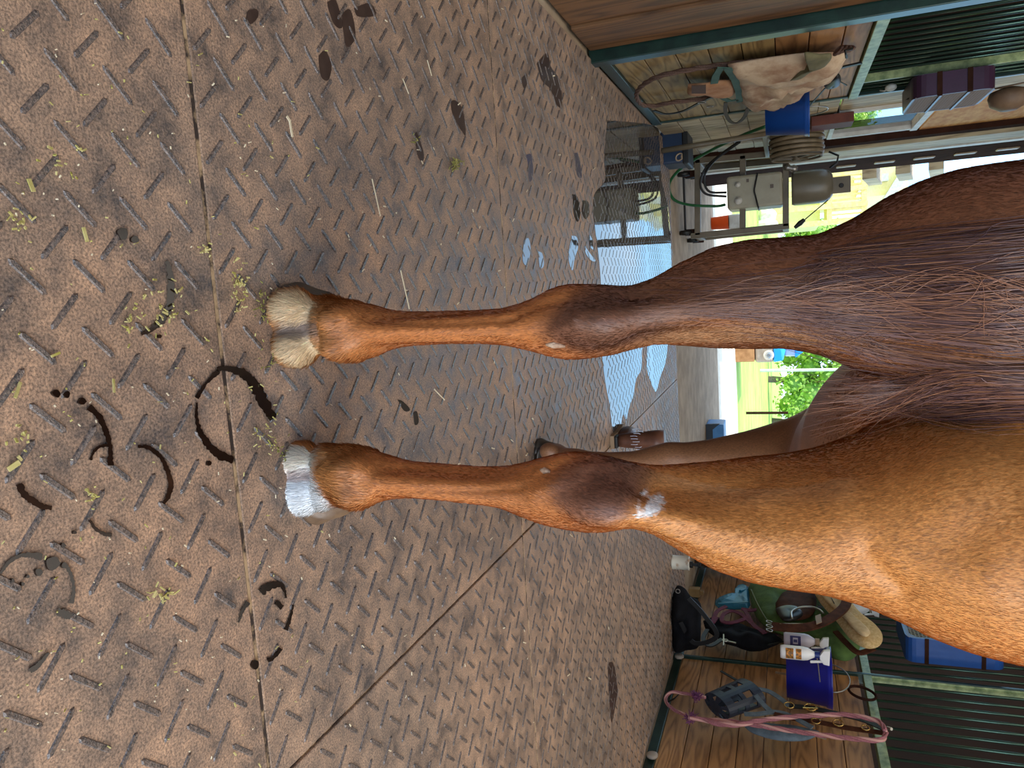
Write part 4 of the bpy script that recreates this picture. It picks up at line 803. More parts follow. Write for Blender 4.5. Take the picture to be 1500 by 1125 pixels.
g = MB(); q = A_(1096, 267); g.box(q.x-.012, q.x+.012, YC-.124, YC-.118, q.z-.008, q.z+.01); q = A_(1131, 275); g.box(q.x-.014, q.x+.014, YC-.124, YC-.118, q.z-.012, q.z+.012); link('printed_label', g, mat('dark_print', (96, 84, 76), None, rough=.6), cb)
a, b = A_(1160, 301), A_(1221, 244); r_ = (a.x-b.x)/2; cx_ = (a.x+b.x)/2
g = MB(); g.lathe((cx_, YC+.04, 0), [(.001, a.z), (r_*.94, a.z), (r_, a.z+.02), (r_, b.z-.12), (r_*.97, b.z-.07), (r_*.86, b.z-.03), (r_*.6, b.z-.006), (.001, b.z)], n=36, cap=False); tk = link('tank', g, mat('tank_taupe', (104, 96, 80), (116, 108, 92), 5, .35), ct, smooth=True)
for q in (-1, 1): g = MB(); g.bar((cx_+q*.02-.03, YC-.03, b.z-.04), (cx_+q*.02-.03, YC-.03, b.z-.01), .002, .002); 
g = MB(); q = A_(1231, 271); g.box(q.x-.06, q.x+.06, YC-.02, YC+.0, b.z-.03, q.z+.07); link('lifting_plate', g, taupe, tk, bevel=.006); g = MB(); g.lathe((q.x+.005, YC-.02, q.z+.005), [(.018, 0), (.012, -.004)], (0, 1, 0), 14); link('plate_hole', g, M['black'], tk)
g = MB(); g.tube([A_(1215, 246), A_(1226, 238), A_(1228, 228), A_(1214, 222)], .008, 8); link('tank_hose', g, M['black'], ct, smooth=True)
g = MB(); q = A_(1158, 246, -.05); g.lathe(q, [(.02, -.04), (.026, -.02), (.018, 0), (.028, .02), (.02, .05)], (.3, 0, 1), 14); link('valve', g, steel, ct, smooth=True)
# hose reel, axis across the aisle
q = aty(1167, 208, 5.75); rr = (aty(1210, 205, 5.75).z-aty(1124, 205, 5.75).z)/2
g = MB()
for k in range(6):
    for j in range(2): g.ring((q.x-.085+k*.032, 5.8, q.z), rr-.02-.028*j-.004*(k % 2), .015, (1, .0, .02*(k % 3-1)), n=36, m=8)
link('coiled_hose', g, mat('tan_hose', (104, 90, 68), (128, 112, 88), 20, .5), ct, smooth=True)
g = MB(); g.ring((q.x+.10, 5.8, q.z), rr*.86, .009, (1, 0, 0), n=36)
for k in range(3): a_ = k*2*PI/3+.5; g.bar((q.x+.10, 5.8, q.z), (q.x+.10, 5.8+math.cos(a_)*rr*.86, q.z+math.sin(a_)*rr*.86), .02, .012, (1, 0, 0))
g.lathe((q.x-.1, 5.8, q.z), [(.03, 0), (.03, .22)], (1, 0, 0), 14); link('reel', g, taupe, ct); strut((q.x+.1, 5.8, q.z), A_(1151, 228), .03, 'reel_bracket')
# casters
for (x, y, d_) in [(1004, 255, 0), (1004, 341, 0), (1014, 258, .5), (1014, 352, .5)]:
    q = aty(x, y, YC+d_); g = MB(); g.lathe((q.x-.02, YC+d_, .032), [(.02, 0), (.048, .004), (.05, .02), (.048, .036), (.02, .04)], (1, 0, 0), 22); cs = link('caster_wheel', g, M['black'], ct, smooth=True); g = MB(); g.bar((q.x, YC+d_, .03), (q.x, YC+d_+.02, .12), .05, .02, (0, 1, 0)); link('caster_fork', g, M['brown_steel'], ct)
g = MB(); g.tube([(A_(1004, 258).x, YC, .03), (A_(1004, 338).x, YC, .03)], .009, 8); link('axle', g, M['black'], ct)
# hoses
gh = MB(); gp = [aty(1122, 185, 5.35), aty(1088, 198, 5.45), aty(1046, 218, 5.7), aty(1010, 238, 5.85), aty(990, 254, 5.8), aty(980, 272, 5.75), aty(987, 292, 5.85), aty(1010, 300, 6.0), aty(1048, 302, 6.15), aty(1062, 300, 6.2)]
gh.tube(catmull(gp), .011, 8); tag(link('green_hose', gh, mat('green_hose', (26, 82, 46), (36, 100, 58), 8, .35), smooth=True), 'green garden hose looping in front of the washer cart', 'hose')
g = MB(); g.tube([aty(1032, 194, 6.1), aty(1038, 212, 6.1)], .014, 8); link('hose_handle', g, bpy.data.materials['green_hose'], ct)
for off, lb in ((0, 'outer'), (6, 'inner')):
    g = MB(); g.tube(catmull([A_(1090-off, 202+off, -.2), A_(1056-off, 226+off, -.15), A_(1034, 246+off, -.1), A_(1026+off, 268, -.08), A_(1034+off, 284-off*.5, -.06), A_(1064, 288-off, -.02)]), .009, 8); link('black_hose', g, M['black'], ct, smooth=True)
g = MB(); g.tube([A_(1213, 293), A_(1175, 325)], .004, 6); g.lathe(A_(1172, 327), [(.012, -.05), (.02, 0), (.014, .04)], V(A_(1213, 293)-A_(1175, 325)), 10); link('spray_lance', g, M['black'], ct)
# orange bucket beyond the cart
p = atz(1041, 327, -.018); q0, q1 = aty(1050, 317, p.y), aty(1050, 338, p.y); z1 = aty(1067, 327, p.y).z
ob_ = thing('orange_bucket', 'orange bucket with a white container on it, beyond the washer cart', 'bucket', (p.x, p.y+.1, -.018)); rr = (q1.x-q0.x)/2
g = MB(); g.lathe((p.x, p.y+rr, 0), [(rr*.85, -.016), (rr, z1), (rr*1.05, z1)], n=24); link('pail', g, mat('orange_plastic', (240, 84, 24), (248, 96, 34), 5, .4), ob_, smooth=True)
g = MB(); z2 = aty(1085, 327, p.y).z; g.box(p.x-rr, p.x+rr*1.1, p.y+.01, p.y+2*rr, z1+.002, z2); link('white_container', g, M['white_trim'], ob_, bevel=.02)
# ================================================================== RIGHT SIDE TACK
rw = RX-.035
blackc = mat('black_cloth', (12, 12, 15), (24, 24, 28), 12, .9, spec=.2, bump=.3, bscale=40); leather = mat('brown_leather', (60, 34, 24), (84, 50, 34), 20, .8, spec=.1); greenpad = mat('green_pad_cloth', (66, 92, 40), (88, 116, 54), 14, .85, bump=.2, bscale=120)
fleece = mat('cream_fleece', (200, 164, 106), (226, 196, 144), 60, 1, bump=1.0, bscale=160); felt = mat('beige_felt', (196, 168, 124), (212, 186, 144), 30, .95); maroon = mat('maroon_web', (84, 22, 40), (110, 34, 56), 30, .8); teal = mat('teal_plastic', (14, 92, 116), (22, 110, 134), 10, .45)
brass = mat('brass', (196, 160, 96), None, rough=.25, metal=.9); dkgrey = mat('grey_blue_web', (84, 98, 108), (104, 118, 128), 30, .8); navy = mat('navy_plastic_basket', (30, 38, 52), (40, 50, 66), 12, .5)
N_ = (-1, -.25, 0)
YB = 5.35
bg = thing('duffel_bag', 'slumped black duffel bag on the floor against the right stall', 'bag', atz(984, 905, 0))
yb = atz(984, 905, 0).y+.06
P_ = lambda L: [aty(x, y, yb) for x, y in L]
g = pillow(P_([(986, 870), (992, 858), (1003, 862), (1012, 874), (1026, 884), (1027, 908), (1024, 946), (1006, 952), (990, 955), (985, 932), (984, 895)]), .12, (0, -1, 0), .8, wr=.6); 
g.v = [(x, y, max(z, .003)) for x, y, z in g.v]; link('bag_body', g, blackc, bg, smooth=True)
g = MB(); g.strap(catmull(P_([(1012, 866), (1034, 890), (1052, 920), (1020, 930), (1000, 900)])), .03, .006, (0, -1, 0)); g.v = [(x, y-.12, z) for x, y, z in g.v]; link('carry_strap', g, M['black'], bg, smooth=True)
g = MB(); g.box(0, 0, 0, 0, 0, 0); q = aty(993, 866, yb-.13); g = MB(); g.ring(q, .014, .003, (0, 1, 0)); link('buckle', g, steel, bg)
rx_ = lambda L, X=rw: [atx(x, y, X) for x, y in L]
hs = thing('black_harness', 'black padded harness with a silver snap hanging above the duffel bag', 'harness', atx(1120, 935, rw))
g = pillow(rx_([(1030, 910), (1050, 908), (1082, 917), (1122, 930), (1146, 938), (1124, 949), (1096, 948), (1060, 938), (1036, 924)], rw-.08), .05, N_, .8, wr=.6); link('padding', g, blackc, hs, smooth=True)
g = MB(); g.strap(catmull(rx_([(1058, 936), (1040, 946), (1030, 936), (1036, 922)], rw-.1)), .03, .008, (-1, 0, 0)); link('strap_loop', g, M['black'], hs, smooth=True)
g = MB(); a = atx(1060, 930, rw-.15); b = atx(1060, 946, rw-.15); g.bar(a, b, .012, .008); g.ring(atx(1062, 938, rw-.15), .018, .003, (1, 0, 0)); g.bar(atx(1060, 938, rw-.15), atx(1078, 942, rw-.15), .008, .006); link('snap', g, steel, hs)
g = MB(); g.tube([atx(1125, 945, rw-.12), atx(1175, 934, rw)], .006, 6); link('hanging_cord', g, M['black'], hs)
tb = thing('teal_caddy', 'teal plastic grooming tool hung below the green saddle pad', 'grooming tool', atx(1096, 875, rw))
g = pillow(rx_([(1048, 880), (1052, 890), (1095, 892), (1098, 878), (1096, 860), (1084, 857), (1076, 866), (1074, 876)], rw-.1), .04, N_, .8, rings=5, sub=2, wr=.3); link('caddy_shell', g, teal, tb)
g = MB(); g.tube([atx(1084, 866, rw-.14), atx(1100, 862, rw-.1)], .01, 8); g.strap(rx_([(1052, 884), (1096, 882)], rw-.145), .012, .006, (-1, 0, 0)); link('grip', g, teal, tb)
mh = thing('maroon_halter', 'tangled maroon webbing halter hanging between the teal tool and black harness', 'halter', atx(1110, 900, rw))
g = MB()
for L in ([(1120, 928), (1100, 912), (1086, 900), (1072, 895), (1060, 900), (1058, 910), (1072, 912), (1094, 906)], [(1090, 892), (1096, 902), (1104, 916), (1120, 926)], [(1050, 904), (1044, 912), (1050, 896), (1064, 888)], [(1086, 892), (1102, 894), (1118, 890), (1136, 885)]): g.strap(catmull(rx_(L, rw-.14)), .028, .006, (-1, -.3, 0))
link('webbing', g, maroon, mh, smooth=True)
g = MB(); g.tube([atx(1118, 926, rw-.14), atx(1140, 930, rw)], .006, 6); link('hanging_cord', g, maroon, mh)
# saddle pad and saddle leather on a rack
sp_ = thing('saddle_pad', 'quilted green saddle pad hanging on the right stall rack', 'saddle pad', atx(1190, 880, rw))
g = pillow(rx_([(1096, 862), (1104, 850), (1120, 842), (1160, 840), (1200, 844), (1240, 870), (1262, 920), (1258, 952), (1246, 966), (1226, 965), (1198, 945), (1150, 930), (1122, 918), (1104, 896)], rw-.12), .09, N_, .9, rings=8, wr=.25); link('pad_cloth', g, greenpad, sp_, smooth=True)
g = MB(); g.tube(catmull(rx_([(1100, 864), (1112, 890), (1128, 914), (1150, 926)], rw-.2)), .007, 6); link('piping', g, mat('olive_piping', (88, 96, 50), None, rough=.8), sp_, smooth=True)
g = MB(); g.tube([atx(1200, 890, rw-.3), atx(1200, 890, rw)], .015, 8); link('rack_bar', g, M['black'], sp_)
sl = thing('stirrup_leather', 'dark brown saddle flap with a steel stirrup over the green pad', 'saddle part', atx(1160, 885, rw-.22))
g = pillow(rx_([(1136, 884), (1148, 868), (1168, 862), (1188, 862), (1196, 880), (1190, 900), (1172, 908), (1150, 906), (1138, 898)], rw-.235), .025, N_, 1.2, wr=.2); link('flap', g, leather, sl, smooth=True)
g = pillow(rx_([(1136, 892), (1150, 888), (1168, 890), (1176, 900), (1164, 908), (1146, 908)], rw-.27), .02, N_, 1, wr=.1); link('stirrup_tread', g, M['black'], sl, smooth=True)
g = MB(); g.tube(catmull(rx_([(1160, 906), (1160, 896), (1172, 890), (1188, 889), (1200, 893), (1206, 898)], rw-.30)), .007, 8); link('stirrup_iron', g, steel, sl, smooth=True)
gt = thing('fleece_girth', 'cream fleece-lined pad with brown leather straps in front of the green pad', 'girth', atx(1230, 890, rw-.26))
g = pillow(rx_([(1190, 864), (1198, 850), (1210, 846), (1226, 858), (1248, 886), (1270, 908), (1288, 922), (1293, 936), (1286, 947), (1268, 949), (1246, 936), (1224, 908), (1204, 886)], rw-.29), .04, N_, .8, rings=8, wr=.3); link('fleece', g, fleece, gt, smooth=True)
g = pillow(rx_([(1198, 864), (1206, 852), (1220, 864), (1240, 892), (1262, 914), (1274, 924), (1270, 932), (1256, 926), (1232, 900), (1210, 880)], rw-.345), .012, N_, 1, wr=.05); link('felt_lining', g, felt, gt, smooth=True)
g = MB(); g.tube(rx_([(1212, 862), (1216, 868), (1218, 876), (1222, 884)], rw-.365), .003, 6); link('script_stitching', g, M['black'], gt, smooth=True)
g = MB(); g.strap(catmull(rx_([(1130, 917), (1160, 920), (1190, 917), (1216, 906), (1236, 890), (1240, 876), (1232, 862)], rw-.38)), .062, .012, (-1, -.3, 0)); link('leather_strap', g, leather, gt, smooth=True)
g = MB(); g.strap(catmull(rx_([(1224, 925), (1240, 942), (1258, 956), (1280, 950)], rw-.25)), .035, .01, (-1, -.3, 0)); link('under_strap', g, leather, gt, smooth=True)
for y in (911, 917, 923): g = MB(); g.ring(atx(1127, y, rw-.385), .014, .003, (1, 0, 0), squash=1.6); link('roller_buckle', g, steel, gt, smooth=True)
g = plate(rx_([(1194, 903), (1202, 900), (1204, 912), (1196, 915)], rw-.395), (-.004, 0, 0)); link('maker_tag', g, mat('tan_tag', (146, 116, 90), None, rough=.6), gt)
g = plate(rx_([(1142, 913.5), (1176, 913.5), (1176, 914.3), (1142, 914.3)], rw-.39), (-.003, 0, 0)); link('stitch_line', g, tanm, gt)
# spray bottles
def spray(lab, x0, x1, y, X, r, body, cap, trig, logo=None, right=1):
    a, b = atx(x0, y, X), atx(x1, y, X); t = thing('spray_bottle', lab, 'spray bottle', (a.x, a.y, a.z)); H = b.z-a.z
    g = MB(); g.lathe((a.x, a.y, a.z), [(r*.9, 0), (r, .012), (r, H*.58), (r*.9, H*.7), (r*.45, H*.86), (r*.36, H*.9)], n=22); bo = link('bottle', g, body, t, smooth=True)
    g = MB(); g.lathe((a.x, a.y, a.z), [(r*.5, H*.88), (r*.5, H)], n=16); link('collar', g, cap, t)
    g = MB(); z = a.z+H; w = .10*right; g.prism([(a.x, a.y-.012, z), (a.x+.02, a.y-.012, z+.0), (a.x+w*.5, a.y-.012, z+.02), (a.x+w*.55, a.y-.012, z+.05), (a.x-.035, a.y-.012, z+.055), (a.x-.03, a.y-.012, z+.02)], (0, .024, 0)); g.bar((a.x+w*.35, a.y, z+.03), (a.x+w*.45, a.y, z-.05), .01, .014); link('trigger_head', g, trig, t, bevel=.003)
    if logo:
        g = MB(); nseg = 8
        for (hz0, hz1, a0, a1) in logo[1]:
            vs = []; 
            for k in range(nseg+1):
                an = math.radians(a0+(a1-a0)*k/nseg); vs += [(a.x+(r+.0015)*math.cos(an), a.y+(r+.0015)*math.sin(an), a.z+H*hz0), (a.x+(r+.0015)*math.cos(an), a.y+(r+.0015)*math.sin(an), a.z+H*hz1)]
            g.add(vs, [(2*k, 2*k+2, 2*k+3, 2*k+1) for k in range(nseg)])
        link('printed_label', g, logo[0], t)
    g = MB(); g.tube([(a.x, a.y, a.z+H*.9), (a.x+.03, a.y, a.z+H*.95), (X+.16 if X+.16 < rw else rw, a.y, a.z+H)], .003, 6); link('hook', g, steel, t)
    return t
wp = mat('white_bottle', (226, 224, 222), (236, 234, 230), 6, .4); pur = mat('purple_print', (60, 58, 110), None, rough=.5); oprint = mat('orange_print', (206, 130, 40), (120, 84, 40), 90, .5, lo=.45, hi=.5)
spray('greyish white spray bottle with a round purple emblem, left of the navy bucket', 1148, 1200, 936, rw-.22, .045, mat('lilac_bottle', (196, 190, 206), (210, 206, 216), 6, .4), tanm, wp, (pur, [(.18, .26, 215, 290), (.40, .48, 215, 290), (.18, .48, 212, 226), (.18, .48, 276, 290), (.28, .38, 240, 262)]))
spray('white spray bottle with orange print, right in front of the royal blue bucket', 1143, 1200, 954, rw-.42, .038, wp, mat('blue_cap', (24, 44, 110), None, rough=.4), wp, (oprint, [(.14, .34, 210, 300), (.40, .54, 210, 300)]))
spray('white spray bottle on the grille sill behind the fleece pad', 1246, 1276, 890, rw-.03, .04, wp, tanm, wp)
p0, p1 = atx(1152, 986, rw-.19), atx(1217, 986, rw-.19)
bucket('royal_blue_bucket', 'royal blue bucket hung by its bail on the right stall planks', (p0.x, p0.y), .135, .165, p0.z, p1.z, mat('royal_blue_plastic', (20, 26, 122), (28, 34, 146), 5, .3), steel)
q = atx(1263, 1015, rw-.02); g = MB(); g.ring(q, .06, .008, (1, 0, 0), n=26, squash=1.4); tag(link('hanging_loop', g, M['brown_steel'], smooth=True), 'dark oval loop hung just above the royal blue bucket', 'loop')
g = MB(); g.tube([atx(1137, 985, RX-.008), atx(1153, 988, RX-.06)], .008, 6); tag(link('peg', g, tanm), 'pale peg on the planks beside the royal blue bucket', 'peg')
# grazing muzzle with halter
mz = thing('grazing_muzzle', 'navy grazing muzzle with cut-out holes hanging on the right stall', 'muzzle', atx(1110, 1020, rw))
XM = rw-.06
c0, c1 = atx(1050, 1034, XM-.06), atx(1100, 1014, XM-.06); axd = (c1-c0); Lm = axd.length; axd.normalize(); u_ = axd.cross(V(1, 0, 0)).normalized(); w_ = axd.cross(u_)
g = MB(); nu, nv_ = 28, 9; vs = []
for i in range(nv_+1):
    for k in range(nu):
        t_ = 2*PI*k/nu; r_ = .105+.012*i/nv_; vs.append(c0+axd*Lm*i/nv_+u_*math.cos(t_)*r_+w_*math.sin(t_)*r_*.6)
fs = []
for i in range(nv_):
    for k in range(nu):
        if i in (2, 3, 5, 6) and (k % 4 in (1, 2)): continue
        fs.append((i*nu+k, i*nu+(k+1) % nu, (i+1)*nu+(k+1) % nu, (i+1)*nu+k))
g.add(vs, fs)
kb = len(g.v); g.v += [tuple(c0+u_*math.cos(2*PI*k/nu)*.05+w_*math.sin(2*PI*k/nu)*.03-axd*.012) for k in range(nu)]
for k in range(nu):
    if k % 4 in (1, 2): continue
    g.f.append((k, (k+1) % nu, kb+(k+1) % nu, kb+k))
g.f.append(tuple(kb+k for k in range(nu)))
bk = link('basket', g, navy, mz); sm = bk.modifiers.new('thick', 'SOLIDIFY'); sm.thickness = .008
for L, w__, m_ in (([(1098, 1004), (1108, 1020), (1122, 1036), (1134, 1045)], .03, dkgrey), ([(1100, 1008), (1124, 1012), (1144, 1024), (1156, 1034)], .028, dkgrey), ([(1090, 1046), (1110, 1046), (1134, 1043), (1156, 1048), (1190, 1066)], .028, dkgrey), ([(1156, 1034), (1186, 1037), (1220, 1044), (1262, 1054), (1296, 1068)], .03, M['black']), ([(1134, 1046), (1160, 1052), (1200, 1058), (1240, 1066), (1296, 1074)], .03, leather), ([(1056, 983), (1068, 990), (1080, 997), (1090, 1003)], .014, M['black'])):
    g = MB(); g.strap(catmull(rx_(L, XM-.10)), w__, .006, (-1, -.2, 0)); link('strap', g, m_, mz, smooth=True)
for (x, y, r_) in ((1156, 1033, .026), (1187, 1036, .03), (1195, 1056, .022), (1228, 1059, .026), (1268, 1066, .02)): g = MB(); g.ring(atx(x, y, XM-.112), r_, .004, (1, .1, 0), squash=1.0); link('halter_ring', g, brass, mz, smooth=True)
g = MB(); g.bar(atx(1176, 1037, XM-.115), atx(1198, 1038, XM-.115), .006, .006); link('buckle_tongue', g, brass, mz)
g = plate(rx_([(1197, 1073), (1212, 1076), (1210, 1084), (1196, 1080)], XM-.08), (-.004, 0, 0)); link('leather_tag', g, tanm, mz)
g = pillow(rx_([(1088, 1062), (1120, 1060), (1160, 1064), (1200, 1072), (1180, 1084), (1140, 1084), (1104, 1074)], XM-.02), .02, N_, .5, wr=.4); link('fleece_nose_pad', g, dkgrey, mz, smooth=True)
g = MB(); g.tube([atx(1300, 1066, rw), atx(1300, 1066, XM-.12), atx(1306, 1068, XM-.13)], .008, 8); link('wall_hook', g, steel, mz)
r2 = thing('lead_rope', 'mauve twisted lead rope draped over the grazing muzzle', 'rope', atx(1290, 1068, rw))
mauve = mat('mauve_rope', (140, 84, 92), (164, 106, 110), 120, .85); mauve2 = mat('light_mauve_rope', (196, 146, 138), None, rough=.85)
XR = XM-.135
rope('rope_strand', rx_([(1297, 1070), (1285, 1056), (1240, 1047), (1200, 1048), (1160, 1050), (1110, 1056), (1080, 1062), (1050, 1060), (1030, 1054), (1008, 1052)], XR), .012, mauve, r2, mauve2)
rope('rope_strand', rx_([(1030, 1054), (1080, 1058), (1130, 1066), (1200, 1076), (1250, 1082), (1290, 1084), (1298, 1072)], XR+.02), .012, mauve, r2, mauve2)
rope('rope_strand', rx_([(1012, 1051), (996, 1044), (980, 1034), (975, 1022), (984, 1014), (1004, 1016), (1034, 1022)], XR+.03), .009, mauve, r2, mauve2)
g = MB()
for (x, y) in ((1012, 1052), (1020, 1020)):
    for k in range(36): q = atx(x+random.gauss(0, 3), y+random.gauss(0, 2), XR+.01); d = V(random.gauss(0, 1), random.gauss(0, 1), random.gauss(0, .7)).normalized()*.03; g.tube([q-d, q+d], .0022, 4)
link('frayed_tuft', g, mat('purple_yarn', (104, 52, 92), (128, 70, 110), 40, .9), r2)['kind'] = 'stuff'
# rubber strip sticking out of the base rail, wall foot knobs
q = atz(966, 1000, 0); g = MB(); g.tube([(RX-.02, q.y, .04), (RX-.06, q.y-.01, .09), (RX-.09, q.y, .12)], [.006, .005, .002], 6); tag(link('loose_strap_end', g, M['black']), 'thin black strap end poking out at the stall foot', 'strap')
for x, y in ((975, 962), (945, 1108)): q = atx(x+2, y, RX-.01); g = MB(); g.lathe((RX-.015, q.y, max(.04, q.z)), [(.03, 0), (.032, -.012), (.02, -.02)], (1, 0, 0), 16); link('foot_guide', g, greyp, stall_right, smooth=True)
# cabinet, pail and wooden block on the floor
p = atz(1018, 850, -.018)
tk_ = thing('trunk', 'dark brown ribbed tack trunk standing behind the small white can', 'trunk', (2.3, p.y+.2, -.018)); xa = aty(1030, 828, p.y).x
g = MB(); g.box(xa-.25, 2.5, p.y, p.y+.45, -.017, .58); link('trunk_body', g, M['darkwood'], tk_, bevel=.01)
for k in range(7): zz = .06+k*.075; g = MB(); g.box(xa-.255, 2.505, p.y-.008, p.y, zz, zz+.05); link('rib', g, M['darkwood'], tk_)
g = MB(); g.box(xa-.27, 2.52, p.y-.02, p.y+.47, .58, .62); link('lid', g, M['darkwood'], tk_, bevel=.006)
p = atz(983, 827, 0); r_ = .048
cn = thing('small_can', 'small rusty white can with a black knob, on the mat by the right wall', 'can', (p.x, p.y+r_, 0)); zc = aty(1009, 827, p.y).z
g = MB(); g.lathe((p.x, p.y+r_, 0), [(.001, .001), (r_, .001), (r_+.003, .004), (r_, .008), (r_, zc-.008), (r_+.003, zc-.004), (r_, zc), (.001, zc)], n=28, cap=False); link('can_body', g, mat('rusty_white', (214, 208, 192), (150, 104, 56), 18, .5, lo=.52, hi=.66), cn, smooth=True)
g = MB(); g.lathe((p.x+.01, p.y+r_, 0), [(.022, zc), (.022, zc+.02), (.01, zc+.022), (.01, zc+.06), (.018, zc+.062), (.018, zc+.075)], n=14); link('knob', g, M['black'], cn)
p = atz(1012, 868, 0); g = MB(); g.box(p.x-.03, p.x+.04, p.y, p.y+.06, -.017, .07); g.box(p.x-.012, p.x+.02, p.y+.01, p.y+.05, .07, .10); tag(link('wooden_block', g, mat('ochre_wood', (146, 116, 72), (170, 138, 90), 12, .7), bevel=.004), 'small ochre wooden block on the floor behind the duffel bag', 'block')
# ================================================================== boot behind the front leg, blue crate by the door
bq = atz(894, 648, 0); bo = thing('boot', 'brown leather boot with a pale frayed cuff behind the horse\'s front leg', 'boot', (bq.x, bq.y+.08, 0))
bl_ = mat('boot_leather', (112, 72, 54), (86, 54, 42), 16, .45)
g = MB(); sec = []
for (dy, w2, zt_) in ((-.005, .030, .03), (.03, .034, .03), (.09, .03, .03), (.15, .037, .03), (.21, .042, .03), (.26, .036, .03), (.28, .015, .03)): sec.append((dy, w2))
poly = [(bq.x-w, bq.y+d, .001) for d, w in sec]+[(bq.x+w, bq.y+d, .001) for d, w in reversed(sec)]
g.prism(poly, (0, 0, .018)); link('sole', g, mat('tan_sole', (150, 124, 96), None, rough=.7), bo)
g = MB(); g.box(bq.x-.028, bq.x+.028, bq.y-.004, bq.y+.05, .019, .034); link('heel', g, M['black'], bo, bevel=.004)
g = MB(); rings_ = [(0.03, .04, .033, .034), (.06, .04, .040, .048), (.10, .045, .042, .06), (.14, .05, .045, .075), (.19, .05, .048, .10), (.24, .05, .05, .13)]
g.lathe((bq.x, bq.y+.045, 0), [(.030, .034), (.034, .06), (.036, .10), (.042, .15), (.048, .20), (.05, .24)], n=20, squash=(1, 1.15)); link('shaft', g, bl_, bo, smooth=True)
g = MB(); g.ell((bq.x, bq.y+.16, .045), .040, .115, .042); g.v = [(x, y, max(z, .019)) for x, y, z in g.v]; link('vamp', g, bl_, bo, smooth=True)
g = MB()
for k in range(26): a = 2*PI*k/26; r0 = .05; c_ = V(bq.x+math.cos(a)*r0, bq.y+.045+math.sin(a)*r0*1.1, .13+random.uniform(-.02, .02)); g.tube([c_+V(0, 0, .008), c_+V(math.cos(a)*.006, math.sin(a)*.006, 0), c_+V(math.cos(a)*.004, math.sin(a)*.004, -.022)], .0014, 4)
link('frayed_cuff', g, mat('frayed_denim', (206, 214, 230), None, rough=.9), bo)['kind'] = 'stuff'
p = atz(1034, 630, -.018); cr_ = thing('blue_crate', 'blue crate with a dark end on the concrete near the barn door', 'crate', (p.x+.1, p.y+.1, -.018)); xl = aty(1040, 622, p.y).x
g = MB(); g.box(xl, xl+.5, p.y, p.y+.3, -.017, .16); link('crate_body', g, mat('crate_blue', (60, 124, 190), (80, 144, 206), 8, .4), cr_, bevel=.01)
g = MB(); g.box(xl-.006, xl+.506, p.y-.01, p.y+.02, -.016, .05); g.prism([(xl-.008, p.y-.012, .05), (xl+.05, p.y-.012, .05), (xl-.008, p.y-.012, .12)], (0, .03, 0)); link('dark_edge', g, mat('dark_blue_grey', (40, 52, 66), None, rough=.5), cr_)
# ================================================================== WATER AND MARKS ON THE FLOOR
wm = bpy.data.materials.new('standing_water'); wm.use_nodes = True; b_ = wm.node_tree.nodes['Principled BSDF']; b_.inputs['Base Color'].default_value = (.045, .038, .034, 1); b_.inputs['Roughness'].default_value = .03; b_.inputs['IOR'].default_value = 1.4
t_ = wm.node_tree; tx = t_.nodes.new('ShaderNodeNewGeometry'); no = t_.nodes.new('ShaderNodeTexNoise'); no.inputs['Scale'].default_value = 9; no.inputs['Detail'].default_value = 2; t_.links.new(tx.outputs['Position'], no.inputs[0]); bp = t_.nodes.new('ShaderNodeBump'); bp.inputs['Strength'].default_value = .03; bp.inputs['Distance'].default_value = .01; t_.links.new(no.outputs[0], bp.inputs['Height']); t_.links.new(bp.outputs[0], b_.inputs['Normal'])
def pool(lab, pts, z=.0016, m=wm, name='puddle', cat='puddle', grp=None, jit=.4, n=4, th=.0012):
    P = catmull([V(x+random.gauss(0, jit), y+random.gauss(0, jit), 0) for x, y in pts]+[V(pts[0][0], pts[0][1], 0)], n)[:-1]
    g = MB(); g.prism([atz(p.x, p.y, z-th) for p in P], (0, 0, th)); o = link(name, g, m); bm = bmesh.new(); bm.from_mesh(o.data); bmesh.ops.triangulate(bm, faces=bm.faces); bm.to_mesh(o.data); bm.free(); return tag(o, lab, cat, grp)
pool('large puddle reflecting blue sky, spread from the left wall under the horse', [(889, 176), (885, 233), (887, 262), (880, 272), (871, 285), (869, 310), (872, 340), (877, 380), (880, 420), (881, 470), (882, 524), (887, 567), (893, 593), (896, 625), (901, 636), (908, 631), (912, 607), (917, 615), (921, 600), (928, 577), (931, 556), (939, 540), (941, 508), (948, 507), (947, 540), (957, 570), (962, 572), (967, 551), (975, 530), (978, 500), (983, 440), (984, 388), (981, 329), (977, 297), (969, 262), (965, 207), (958, 184)], .0013)
for k, (L, lb) in enumerate([([(838, 345), (845, 347), (847, 362), (842, 378), (838, 396), (833, 380), (834, 360)], 'small blue puddle just left of the big one, widest of the little pools'), ([(767, 352), (774, 350), (777, 368), (771, 388), (764, 380)], 'small pool nearest the camera above the left leg'), ([(839, 284), (845, 288), (849, 312), (846, 325), (840, 312)], 'narrow pool left of the big puddle, near the cart side'), ([(854, 293), (861, 296), (863, 312), (857, 321), (852, 310)], 'narrow pool touching distance from the big puddle\'s near edge'),
                             ([(862, 344), (867, 350), (869, 366), (864, 360)], 'tiny sliver pool beside the big puddle, upper one'), ([(856, 360), (864, 372), (872, 382), (866, 382), (858, 372)], 'tiny sliver pool beside the big puddle, lower one'), ([(788, 368), (794, 372), (796, 390), (790, 392)], 'tiny pool beside the pool nearest the camera'), ([(582, 585), (590, 588), (600, 600), (592, 602)], 'tiny wet spot between the two hind legs'), ([(605, 604), (610, 602), (613, 618), (607, 622)], 'tiny wet spot behind the gap of the hind legs')]):
    pool(lb, L, .0014)
stain = mat('wet_stain', (58, 44, 38), (74, 58, 50), 30, .30); drip = mat('wet_black_drip', (24, 16, 12), (36, 24, 18), 60, .14)
